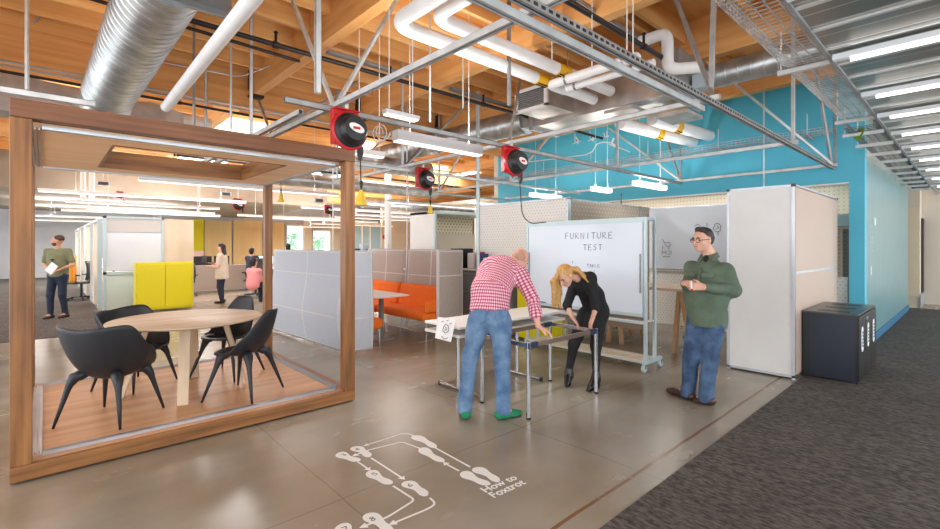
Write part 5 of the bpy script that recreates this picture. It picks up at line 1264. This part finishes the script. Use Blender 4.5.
# ---------- the man in the green shirt ----------
def man_green():
    base = W(703,397,4.85); root = thing('person', (base[0],base[1],0), 'person in dark green shirt, jeans and glasses standing with a marker in hand', 'person')
    fd = nrm(-RTv*.80-FWv*.60); lt = np.cross(UPv, fd)        # facing, and his left
    D = 4.82
    pel = W(707,322,D); pel[2] = .96
    hips = [pel-lt*.09-UPv*.03, pel+lt*.09-UPv*.03]
    knees = [W(692,357,D+.02)+fd*.02, W(710,358,D-.12)]
    ank = [W(688,385,D+.03), W(706,393,D-.13)]; ank[0][2] = .085; ank[1][2] = .085
    toes = [A_(G(667,392)), A_(G(693,402))]
    chest = W(708,277,D)-fd*.0; nk = W(709,254,D)-fd*.01
    sh = [chest+UPv*.085-lt*.165, chest+UPv*.075+lt*.175]
    elb = [W(689,291,D+.04)-fd*.02, W(734,290,D-.16)]
    wr = [W(684,283,D-.06), W(703,287,D-.32)]
    hd = W(703.5,240,D)+fd*.02; hf = nrm(-RTv*.93-FWv*.36-UPv*.12)
    b = SDF(.0062)
    b.cone(pel, lerp(pel,chest,.5), .13, .13, .05, (lt,1.25)).cone(lerp(pel,chest,.5), chest, .135, .14, .06, (lt,1.25)).cone(sh[0], sh[1], .06, .06, .05)
    b.cone(chest+UPv*.12, nk, .06, .055, .04).cone(nk, hd-UPv*.02, .056, .056, .03)
    head(b, hd, hf, UPv+fd*.0, 1.04, 1.15)
    for i in (0,1):
        b.cone(hips[i], knees[i], .085, .055, .04).cone(knees[i], ank[i], .055, .04, .03).cone(ank[i], lerp(ank[i],toes[i],.6), .038, .03, .03)
        b.cone(sh[i], elb[i], .055, .042, .04).cone(elb[i], wr[i], .040, .026, .02)
    hand(b, wr[0], nrm(-RTv*.2-FWv*.75+UPv*.05+lt*.3), -UPv*.6+lt*.6, UPv, 1.1)
    hand(b, wr[1], nrm(-RTv*.85+FWv*.35+UPv*.05), nrm(-lt), UPv, 1.0)
    body = b.mesh('body', M['skin'], root)
    face_parts(hd, hf, UPv, body, 1.04, True, root=root)
    s = SDF(.008)
    s.cone(pel-UPv*.24, lerp(pel,chest,.5)+fd*.03, .158, .170, .06, (lt,1.2)).cone(lerp(pel,chest,.5)+fd*.03, chest+UPv*.0, .172, .145, .07, (lt,1.22)).cone(sh[0]-UPv*.01, sh[1]-UPv*.01, .07, .07, .06).cone(chest+UPv*.06, nk-UPv*.03, .11, .065, .06)
    for i in (0,1):
        s.cone(sh[i], elb[i], .078, .072, .04).cone(elb[i], lerp(elb[i],wr[i],.86), .07, .047, .02)
    s.cut(pel-UPv*.185, -UPv); s.cut(nk+UPv*.01+fd*.02, nrm(UPv+fd*.35))
    s.mesh('shirt', M['green_shirt'], root, .006, 3.2)
    # collar, placket, buttons, pockets
    cm = MB(); 
    for sg_ in (-1,1):
        a_ = nk-fd*.06+lt*sg_*.02; p1 = nk+lt*sg_*.075+UPv*.0; p2 = nk+fd*.085+lt*sg_*.035-UPv*.045; p3 = nk+fd*.10+lt*sg_*.075-UPv*.075; p4 = nk+lt*sg_*.10-UPv*.03; p5 = nk-fd*.08+lt*sg_*.02-UPv*.02
        cm.add([V(a_+UPv*.02), V(p1+UPv*.015), V(p2), V(p3), V(p4), V(p5)], [(0,1,4,5),(1,2,3,4)])
    cm.build('collar', M['green_shirt'], root, solid=.012)
    plk = MB(); PP = [lerp(chest+UPv*.10, pel-UPv*.13, k/8)+fd*(.128+.075*math.sin(PI*min(1,.12+k/9))) for k in range(9)]
    plk.tube([V(p) for p in PP], .012, 6); plk.build('placket', M['green_shirt'], root, smooth=True)
    pl = MB()
    for k in range(5):
        c = lerp(chest+UPv*.10, pel-UPv*.05, k/4.6)+fd*(.150+.045*math.sin(PI*min(1,k/3.6))); pl.lathe([(0,0),(.008,0),(.007,.004)], V(c), V(fd), 10)
    pl.build('button', M['darkgrey'], root)
    for sg_ in (-1,1):
        c = chest+lt*sg_*.09+fd*.180+UPv*.03; ax_ = fd+lt*sg_*.35; ax_ = nrm(ax_); s2_ = np.cross(UPv, ax_)
        MB().bar(V(c-s2_*.055+fd*.014), V(c+s2_*.055+fd*.014), .02, .045).build('pocket_flap', M['green_shirt'], root, bevel=.004)
    u_ = SDF(.008); u_.cone(nk-UPv*.03+fd*.03, nk-UPv*.10+fd*.075, .042,.03,.02).mesh('undershirt', M['black'], root)
    j = SDF(.008)
    j.cone(pel-UPv*.02, pel-UPv*.08, .135, .13, .05, (lt,1.22))
    for i in (0,1):
        j.cone(hips[i]-UPv*.02, knees[i], .108, .082, .05).cone(knees[i], lerp(knees[i],ank[i],.92), .082, .068, .03).cone(lerp(knees[i],ank[i],.9), ank[i]-UPv*.01, .07, .075, .02)
    j.cut(ank[0]-UPv*.06, -UPv); j.mesh('jeans', M['denim2'], root, .004, 2.5)
    for i in (0,1):
        f = SDF(.007); shoe(f, ank[i], toes[i], .054, .068); f.cone(ank[i]-UPv*.02, ank[i]+UPv*.0, .045,.042,.02).cut((0,0,.012), -UPv).mesh('shoe', M['brownshoe'], root)
        sl_ = SDF(.006); shoe(sl_, ank[i], toes[i], .052, .056); sl_.cut((0,0,.016), UPv).cut((0,0,.0),-UPv).mesh('shoe_sole', M['black'], root)
    # hair
    r = np.cross(hf,UPv); ax = [r,hf,UPv]; h_ = SDF(.0055)
    h_.ell(hd+(-hf*.022+UPv*.048)*1.04, A_((.082,.098,.082)), ax, .02); h_.ell(hd-hf*.06+UPv*.005, A_((.075,.06,.075)), ax, .02)
    h_.cone(hd+hf*.055+UPv*.115-r*.03, hd+hf*.03+UPv*.118+r*.04, .024,.022,.03); 
    h_.cut(hd+hf*.062+UPv*.05, nrm(hf*1.0-UPv*.55)); h_.cut(hd-UPv*.052, -UPv); h_.cut(hd+UPv*.03+hf*.012, nrm(hf-UPv*.9))
    h_.mesh('hair', M['darkhair'], root, .003, 12)
    mk = wr[1]+nrm(-RTv*.85+FWv*.35)*.09
    t_ = thing('marker', V(mk), 'white and red marker held by the man in the green shirt', 'marker')
    MB().tube([V(mk-UPv*.02+fd*.02), V(mk+UPv*.055+fd*.03)], .009, 12).build('barrel', M['white'], t_); MB().tube([V(mk-UPv*.045+fd*.014), V(mk-UPv*.018+fd*.02)], .0098, 12).build('cap', M['red'], t_)
man_green()

# ---------- the man in the plaid shirt, bent over the frame ----------
def man_plaid():
    base = A_(G(488,412)); root = thing('person', (base[0],base[1],0), 'person in red plaid shirt and jeans bending over the table frame, seen from behind', 'person')
    fd = nrm(FWv*.80+RTv*.60); rt = nrm(np.cross(fd, UPv)); rtv = nrm(RTv*.92-FWv*.3)
    ank = [W(465,402,4.34), W(503,402,4.30)]; ank[0][2] = .09; ank[1][2] = .09
    toes = [A_(G(462,419))+FWv*.22-RTv*.01, A_(G(522,415))]
    knees = [W(471,354,4.38)+FWv*.02, W(502,354,4.34)]
    pel = W(489,310,4.40); hips = [W(479,322,4.40), W(500,322,4.36)]
    waist = W(491,290,4.47); chest = W(499,271,4.64); 
    sh = [W(485,274,4.74), W(520,275,4.60)]; nk = W(510,263,4.74); hd = W(520,260,4.80)
    elb = [W(479,300,4.82), W(533,300,4.52)]; wr = [W(486,321,4.66), W(538,326,4.38)]
    hf = nrm(FWv*.55+RTv*.42-UPv*.75); hu = nrm(FWv*.5+RTv*.35+UPv*.7)
    b = SDF(.0062)
    b.cone(pel, waist, .125, .115, .05, (RTv,1.25)).cone(waist, chest, .115, .13, .05, (RTv,1.3)).cone(sh[0], sh[1], .06,.06,.05)
    b.cone(chest, nk, .08,.055,.04).cone(nk, hd, .056,.056,.03)
    head(b, hd, hf, hu, 1.0)
    for i in (0,1):
        b.cone(hips[i], knees[i], .085,.055,.04).cone(knees[i], ank[i], .055,.04,.03).cone(ank[i], lerp(ank[i],toes[i],.6)-UPv*.02, .038,.028,.03)
        b.cone(sh[i], elb[i], .052,.043,.04).cone(elb[i], wr[i], .042,.027,.02)
    hand(b, wr[1], nrm(-UPv*.42+RTv*.75-FWv*.05), nrm(-UPv*.8-RTv*.45), nrm(FWv*-1), .45, 1.08, .03)
    hand(b, wr[0], nrm(-UPv*.8+FWv*.1+RTv*.2), nrm(FWv*.2+RTv*1), nrm(FWv), .7, 1.0)
    body = b.mesh('body', M['skin'], root); face_parts(hd, hf, hu, body, 1.0, root=root, brow='brownhair')
    s = SDF(.008)
    s.cone(pel-UPv*.07, waist, .152,.14,.05,(RTv,1.28)).cone(waist, chest, .14,.16,.06,(RTv,1.3)).cone(sh[0], sh[1], .072,.072,.06)
    s.cone(chest, lerp(chest,nk,.7), .10,.07,.04)
    for i in (0,1): s.cone(sh[i], elb[i], .08,.062,.05).cone(elb[i], lerp(elb[i],wr[i],.45 if i else .7), .062,.055,.02)
    s.cut(pel-UPv*.0, nrm(-UPv)); s.cut(lerp(chest,nk,.92), nrm(nk-chest)); s.cut(lerp(elb[1],wr[1],.62), nrm(wr[1]-elb[1])*1.0) if False else None
    s.mesh('shirt', M['plaid'], root, .003, 2.6)
    c_ = SDF(.006); q_ = lerp(elb[1],wr[1],.42); c_.cone(q_-(wr[1]-elb[1])*.10, q_+(wr[1]-elb[1])*.14, .064,.062,.01).mesh('rolled_cuff', M['plaid'], root)
    j = SDF(.008)
    j.cone(pel+UPv*.03, pel-UPv*.05, .135,.135,.05,(RTv,1.3))
    for i in (0,1): j.cone(hips[i], knees[i], .112,.078,.05).cone(knees[i], ank[i]+UPv*.06, .078,.066,.03).cone(ank[i]+UPv*.07, ank[i]-UPv*.02, .068,.072,.02)
    j.cut(pel+UPv*.015, UPv); j.cut((0,0,.055), -UPv); j.mesh('jeans', M['denim'], root, .0045, 2.4)
    for sg_, p_ in ((-1,(479,314)),(1,(500,314))):
        c = W(p_[0],p_[1],4.40)-FWv*.145; MB().prism([V(c-RTv*.055+UPv*.06), V(c+RTv*.055+UPv*.06), V(c+RTv*.055-UPv*.04), V(c-UPv*.07), V(c-RTv*.055-UPv*.04)], V(FWv*.03)).build('back_pocket', M['denim'], root, bevel=.004)
    for i in (0,1):
        f = SDF(.007); shoe(f, ank[i], toes[i], .05,.062); f.cut((0,0,.014),-UPv).mesh('shoe', M['greenshoe'], root)
        g_ = SDF(.006); shoe(g_, ank[i], toes[i], .05,.052); g_.cut((0,0,.018),UPv).cut((0,0,0),-UPv).mesh('shoe_sole', mat('navy_sole',(36,44,70),.5), root)
    # closely cropped hair
    r = np.cross(hf,hu); h_ = SDF(.006); h_.ell(hd+(-hf*.02+hu*.02), A_((.078,.093,.088)), [r,hf,hu], .02); h_.cut(hd-hf*.02+hu*.005, nrm(hf*.6+hu*.8)); h_.cut(hd-hu*.06, -hu)
    h_.mesh('hair', mat('cropped_hair',(206,158,134),.7,c2=(176,134,114),scale=120), root)
man_plaid()

# ---------- the blonde woman ----------
def woman():
    base = A_(G(582,386)); root = thing('person', (base[0],base[1],0), 'person with long blonde hair in black clothes leaning on the table frame', 'person')
    D = 5.32
    fd = nrm(-RTv*.85-FWv*.5)
    ank = [W(569,372,5.35), W(596,378,5.18)]; toes = [A_(G(566,388)), A_(G(587,392))]
    ank[0][2] = .15; ank[1][2] = .15
    knees = [W(574,344,5.34), W(596,346,5.26)]
    hips = [W(586,315,5.42), W(599,313,5.36)]; pel = W(596,308,5.42)
    waist = W(592,296,5.38); chest = W(583,283,5.26); sh = [W(575,283,5.36), W(590,278,5.14)]; nk = W(576,277,5.14); hd = W(565,276,5.02)
    elb = [W(567,305,5.30), W(596,307,5.10)]; wr = [W(572,317,5.14), W(593,317,5.02)]
    hf = nrm(-RTv*.55-FWv*.45-UPv*.72); hu = nrm(-RTv*.55-FWv*.30+UPv*.72)
    lt = nrm(np.cross(UPv, fd))
    b = SDF(.0058)
    b.cone(pel, waist, .11,.095,.05,(lt,1.2)).cone(waist, chest, .092,.105,.05,(lt,1.2)).cone(sh[0], sh[1], .045,.045,.04)
    b.cone(chest, nk, .06,.042,.03).cone(nk, hd, .043,.045,.03)
    head(b, hd, hf, hu, .95)
    for i in (0,1):
        b.cone(hips[i], knees[i], .08,.05,.04).cone(knees[i], ank[i], .048,.03,.03).cone(ank[i], lerp(ank[i],toes[i],.45)-UPv*.02, .03,.022,.03)
        b.cone(sh[i], elb[i], .043,.035,.03).cone(elb[i], wr[i], .034,.022,.02)
    hand(b, wr[0], nrm(RTv*.45-UPv*.6-FWv*.3), nrm(-UPv-RTv*.3), nrm(RTv-FWv*.2), .5, .9)
    hand(b, wr[1], nrm(-RTv*.28-UPv*.7-FWv*.1), nrm(-UPv+RTv*.3), nrm(-RTv), .5, .9)
    body = b.mesh('body', M['skin'], root); face_parts(hd, hf, hu, body, .95, root=root, brow='brownhair')
    s = SDF(.0075)
    s.cone(pel-UPv*.02, waist, .135,.118,.05,(lt,1.2)).cone(waist, chest, .118,.128,.05,(lt,1.2)).cone(sh[0], sh[1], .066,.066,.06).cone(lerp(waist,chest,.6)+fd*.05, chest+fd*.05, .08,.08,.04,(lt,1.4))
    for i in (0,1): s.cone(sh[i], elb[i], .06,.05,.04).cone(elb[i], lerp(elb[i],wr[i],.22), .05,.046,.02)
    s.cut(lerp(chest,nk,.72)+fd*.02, nrm((nk-chest)+fd*.02)); s.cut(pel-UPv*.10, -UPv)
    s.mesh('blouse', M['blackcloth'], root, .003, 3)
    j = SDF(.0075); j.cone(pel, pel-UPv*.06, .128,.125,.05,(lt,1.2))
    for i in (0,1): j.cone(hips[i], knees[i], .10,.062,.05).cone(knees[i], ank[i]+UPv*.02, .06,.038,.03)
    j.cut((0,0,.19), -UPv); j.mesh('trousers', M['blackcloth'], root, .002, 3)
    for i in (0,1):
        f = SDF(.006); a_, t_ = ank[i], toes[i]; d = t_-a_; d[2] = 0; d = nrm(d)
        f.cone(a_+UPv*.035, a_-UPv*.045, .044,.047,.02).cone(a_-UPv*.05-d*.01, t_-d*.06+UPv*.035, .042,.030,.03).cone(t_-d*.07+UPv*.03, t_+UPv*.018, .03,.014,.02)
        f.cone(a_-UPv*.01, t_-d*.06+UPv*.05, .048,.034,.02); f.mesh('ankle_boot', M['blackleather'], root)
        h0 = a_-d*.045; MB().tube([V((h0[0],h0[1],.095)), V((h0[0]-d[0]*.005,h0[1]-d[1]*.005,.03)), V((h0[0],h0[1],.001))], [.022,.009,.007], 10).build('boot_heel', M['blackleather'], root, smooth='auto')
    # long hair falling to the left of the face
    r = np.cross(hf,hu); h_ = SDF(.0055)
    h_.ell(hd-hf*.03+hu*.03, A_((.084,.094,.092)), [r,hf,hu], .02)
    h_.cut(hd+hf*.038, nrm(hf*1+hu*-.25))
    rnd = random.Random(3); top = hd+hu*.05-hf*.03
    o1 = h_.mesh('hair', M['blonde'], root, .002, 14)
    hh = SDF(.0055)
    for k in range(15):
        q = k/14; st = top+RTv*(-.055+.05*q)-FWv*(.06-.13*q)+UPv*rnd.uniform(-.01,.02)
        m1 = W(553+6*q+rnd.uniform(-1.5,1.5), 282, 4.95+.16*q); m2 = W(553.5+6.5*q+rnd.uniform(-1.5,1.5), 294, 4.95+.16*q); e = W(552+8*q+rnd.uniform(-1.5,1.5), 306+rnd.uniform(-4,4), 4.94+.16*q)
        hh.cone(st, m1, .020,.022,.01).cone(m1, m2, .022,.017,.01).cone(m2, e, .017,.006,.008)
    for k in range(9):    # the part lying over the far shoulder and back
        q = k/8; st = top+RTv*.03-hf*.03+FWv*(-.04+.09*q); m1 = W(577+2*q, 269+3*q, 5.04+.12*q); e = W(589+3*q+rnd.uniform(-1,1), 278+rnd.uniform(-1,7), 5.06+.14*q)
        hh.cone(st, m1, .026,.024,.012).cone(m1, e, .022,.006,.01)
    hh.mesh('loose_hair', M['blonde'], root, .0035, 16)
woman()

# ---------- people further back ----------
def stander(base, fd, H, label, top, trousers, hair, skin='skin', arms=None, res=.011, long_hair=False, lw=1.0, top_len=.0, hf=None, stride=.12, shoe_m='brownshoe', beard=False):
    root = thing('person', (base[0],base[1],0), label, 'person')
    fd = nrm(fd); lt = nrm(np.cross(UPv, fd)); B = A_((base[0],base[1],0)); k = H/1.78
    pel = B+UPv*.95*k; chest = B+UPv*1.32*k; nk = B+UPv*1.50*k; hd = B+UPv*1.64*k+fd*.02; hf = nrm(hf) if hf is not None else fd
    hips = [pel-lt*.09*k, pel+lt*.09*k]; st = [stride, -stride]
    knees = [B+UPv*.5*k-lt*.10+fd*(st[0]*.6+.04), B+UPv*.5*k+lt*.10+fd*(st[1]*.4+.04)]; ank = [B+UPv*.09-lt*.11+fd*st[0], B+UPv*.09+lt*.11+fd*st[1]]
    sh = [chest+UPv*.10*k-lt*.18*k*lw, chest+UPv*.10*k+lt*.18*k*lw]
    if arms is None: arms = [(-.26,.0,1.12,-.06,.24,1.10),(.26,.0,1.12,.06,.24,1.12)]
    elb = [B+lt*a[0]+fd*a[1]+UPv*a[2]*k for a in arms]; wr = [B+lt*a[3]+fd*a[4]+UPv*a[5]*k for a in arms]
    b = SDF(res*.75)
    b.cone(pel, chest, .12,.125,.05,(lt,1.3*lw)).cone(sh[0], sh[1], .05,.05,.04).cone(chest+UPv*.08, nk, .06,.05,.04).cone(nk, hd, .052,.052,.03); head(b, hd, hf, UPv, k, 1.0)
    for i in (0,1):
        b.cone(hips[i], knees[i], .08,.052,.04).cone(knees[i], ank[i], .05,.036,.03).cone(ank[i], ank[i]+fd*.12-UPv*.04, .035,.03,.03).cone(sh[i], elb[i], .048,.036,.03).cone(elb[i], wr[i], .036,.024,.02)
        hand(b, wr[i], nrm((wr[i]-elb[i])*1), -UPv, lt*(1 if i == 0 else -1), .6)
    b.mesh('body', M[skin], root); face_parts(hd, hf, UPv, root, k, root=root, brow='brownhair')
    s = SDF(res); s.cone(pel-UPv*(.02+top_len), chest, .142+top_len*.25,.145,.06,(lt,1.3*lw)).cone(sh[0], sh[1], .07,.07,.06)
    for i in (0,1): s.cone(sh[i], lerp(sh[i],elb[i],.75), .065,.06,.04)
    s.cut(nk-UPv*.02, UPv); s.cut(pel-UPv*(.08+top_len), -UPv); s.mesh('top', M[top], root, .002, 3)
    j = SDF(res); j.cone(pel, pel-UPv*.05, .13,.13,.05,(lt,1.25*lw))
    for i in (0,1): j.cone(hips[i], knees[i], .10,.072,.05).cone(knees[i], ank[i], .07,.055,.03)
    j.cut((0,0,.07), -UPv); j.mesh('trousers', M[trousers], root, .002, 3)
    for i in (0,1):
        f = SDF(res*.8); shoe(f, ank[i], ank[i]+fd*.2, .05,.068); f.cut((0,0,.0),-UPv).mesh('shoe', M[shoe_m], root)
    r = np.cross(hf,UPv); h_ = SDF(.008); h_.ell(hd+(-hf*.022+UPv*.045)*k, A_((.082,.100,.084))*k, [r,hf,UPv], .02)
    if not long_hair: h_.cut(hd+UPv*.02+hf*.012, nrm(hf-UPv*.9))
    else:
        h_.cut(hd+hf*.045, nrm(hf-UPv*.5))
    h_.mesh('hair', M[hair], root, .002, 10)
    if long_hair:
        g_ = SDF(.009)
        for q in (-.05,-.02,.02,.05): g_.cone(hd-hf*.05+r*q+UPv*.03, nk-hf*.075+r*q*1.6-UPv*.10, .045,.03,.02)
        g_.mesh('long_hair', M[hair], root, .002, 9)
    if beard:
        g_ = SDF(.008); g_.ell(hd+hf*.028-UPv*.062, A_((.062,.068,.058))*k, [r,hf,UPv], .02); g_.cut(hd-UPv*.035,UPv); g_.cut(hd,-hf); g_.mesh('beard', M[hair], root)
    return root, hd, wr, fd, lt
mb_ = A_(G(58,318)); r_, hd_, wr_, fd_, lt_ = stander(mb_, -FWv*.95+RTv*.1, 1.86, 'person in olive T-shirt and dark jeans walking with a paper in hand', 'olive','navy','brownhair','skin2',
    arms=[(-.30,-.02,1.15,-.02,.22,1.06),(.32,.0,1.14,.20,.24,1.04)], lw=1.1, hf=-RTv*.75-FWv*.5+UPv*.12, stride=.06, beard=True)
c = wr_[1]*.4+wr_[0]*.6+fd_*.12+UPv*.02; o = MB().bar(V(c-lt_*.02-UPv*.09), V(c+lt_*.12+UPv*.09), .16, .006, V(fd_)).build('paper_booklet', M['paper']); setp(o, 'white paper held by the man in the olive T-shirt', 'paper')
o = MB().tube([V(mb_+fd_*.165+UPv*1.30+lt_*q) for q in (-.03,0,.03)], .014, 8).tube([V(mb_+fd_*.165+UPv*z_) for z_ in (1.30,1.22)], .008, 6).build('sunglasses', M['black']); setp(o, 'sunglasses hooked on the collar of the olive T-shirt', 'sunglasses')
wb_ = A_(G(222,303)); r_, hd_, wr_, fd_, lt_ = stander(wb_, -RTv*.95-FWv*.15, 1.68, 'person with dark hair in a cream blouse holding an open laptop', 'cream_cloth','navy','blackhair','skin',
    arms=[(-.2,.04,1.12,-.1,.30,1.18),(.2,.04,1.08,.12,.28,1.10)], long_hair=True, lw=.85, top_len=.14, stride=.03, hf=-RTv*.9-FWv*.1-UPv*.25, shoe_m='blackleather')
c = wb_+fd_*.36+UPv*1.13
t = thing('laptop', V(c), 'dark open laptop held by the standing woman in the cream blouse', 'laptop')
MB().bar(V(c-lt_*.16), V(c+lt_*.16), .24, .015, V(UPv)).build('keyboard_base', M['black'], t); MB().bar(V(c-fd_*-.1-lt_*.16+UPv*.08), V(c+fd_*.1+lt_*.16+UPv*.08), .012, .24).build('lid', M['darkgrey'], t)
def sitter(px_, py_, d, fd, top, hair, label, skin='skin'):
    p = W(px_,py_,d); root = thing('person', (p[0],p[1],.45), label, 'person'); fd = nrm(fd); lt = nrm(np.cross(UPv,fd)); hd = p
    nk = hd-UPv*.13; chest = hd-UPv*.33; pel = A_((hd[0],hd[1],max(.55, hd[2]-.72)))-fd*.05; b = SDF(.010)
    kn = [pel+fd*.42-lt*.12-UPv*.02, pel+fd*.42+lt*.12-UPv*.02]; ft = [k_*A_((1,1,0))+UPv*.08 for k_ in kn]
    sh = [chest+UPv*.09-lt*.17, chest+UPv*.09+lt*.17]; el = [s_-UPv*.26+fd*.06 for s_ in sh]; wr = [e_+fd*.24+UPv*.05 for e_ in el]
    b.cone(pel, chest, .12,.12,.05,(lt,1.3)).cone(sh[0],sh[1],.05,.05,.04).cone(chest, nk,.07,.05,.04).cone(nk,hd,.05,.05,.03); head(b, hd, fd, UPv, .97)
    for i in (0,1):
        b.cone(pel, kn[i], .09,.06,.04).cone(kn[i], ft[i], .055,.04,.03).cone(sh[i],el[i],.045,.036,.03).cone(el[i],wr[i],.035,.025,.02); hand(b, wr[i], fd, -UPv, lt*(1 if i==0 else -1), .5)
    b.mesh('body', M[skin], root); face_parts(hd, fd, UPv, root, .97, root=root)
    s = SDF(.011); s.cone(pel, chest, .145,.145,.05,(lt,1.3)).cone(sh[0],sh[1],.07,.07,.05)
    for i in (0,1): s.cone(sh[i],el[i],.065,.055,.04)
    s.cut(nk,UPv); s.mesh('top', M[top], root)
    j = SDF(.011)
    for i in (0,1): j.cone(pel,kn[i],.11,.08,.04).cone(kn[i],ft[i],.075,.055,.03)
    j.cut(pel+UPv*.10,UPv); j.mesh('trousers', M['navy'], root)
    r = np.cross(fd,UPv); h_ = SDF(.009); h_.ell(hd-fd*.022+UPv*.045, A_((.084,.100,.086)), [r,fd,UPv],.02); h_.ell(hd-fd*.05-UPv*.02, A_((.085,.06,.10)), [r,fd,UPv],.03); h_.cut(hd+fd*.04,nrm(fd-UPv*.6)); h_.mesh('hair', M[hair], root)
sitter(254,262,12.6,FWv*.9+RTv*.3,'pink_cloth','blackhair','person in a pink top sitting with back turned behind the booth back post')
sitter(287.5,247,15.5,-RTv*.6+FWv*.5,'navy','blackhair','person with short dark hair just visible over the blue grey sofa screen')
sitter(252,251,16.2,FWv,'darkgrey' if False else 'navy','blackhair','person seated far back beside the monitor arm')
# =====================================================================
# LIGHT AND CAMERA
# =====================================================================
wd = bpy.data.worlds.new('World'); bpy.context.scene.world = wd; wd.use_nodes = True
bg = wd.node_tree.nodes['Background']; bg.inputs[0].default_value = (.93,.96,1,1); bg.inputs[1].default_value = 2.6
def area(name, loc, rot, sx, sy, power, col=(1,.985,.965), spread=180):
    l = bpy.data.lights.new(name,'AREA'); l.shape = 'RECTANGLE'; l.size = sx; l.size_y = sy; l.energy = power; l.color = col; l.spread = math.radians(spread)
    o = bpy.data.objects.new(name, l); C.objects.link(o); o.location = loc; o.rotation_euler = rot; return o
for (x, y, z, L_, P_, h_) in LAMPS:
    area('pendant_lamp_light', (x,y,z-.03), (0,0,0), L_, .08, P_)
    area('pendant_lamp_uplight', (x,y,z+h_+.004), (PI,0,0), L_*.96, .05, P_*1.1)
for (x, y, sx, sy) in ((3.5,11.8,1.1,1.2),(7.4,11.8,2.4,1.2),(3.9,17.3,1.4,1.4),(11.2,13.6,2.5,1.2)):
    area('skylight_daylight', (x,y,4.4), (0,0,0), sx, sy, 60, (.95,.98,1))
area('alcove_lamp', (10.4,5,2.85), (0,0,0), .5, 6, 50, (1,.93,.84))
cam = bpy.data.cameras.new('camera'); co = bpy.data.objects.new('camera', cam); C.objects.link(co)
co.location = (0,0,EH); co.rotation_euler = (PI/2,0,YAW-PI/2)
cam.sensor_width = 36; cam.lens = 36*FP/940; cam.shift_x = 0; cam.shift_y = -(529/2-HY)/940; cam.clip_end = 200; cam.clip_start = .05
sc = bpy.context.scene; sc.camera = co
sc.view_settings.view_transform = 'Standard'; sc.view_settings.look = 'None'; sc.view_settings.gamma = 1; sc.view_settings.exposure = .42
try: sc.view_settings.use_curve_mapping = False
except Exception: pass
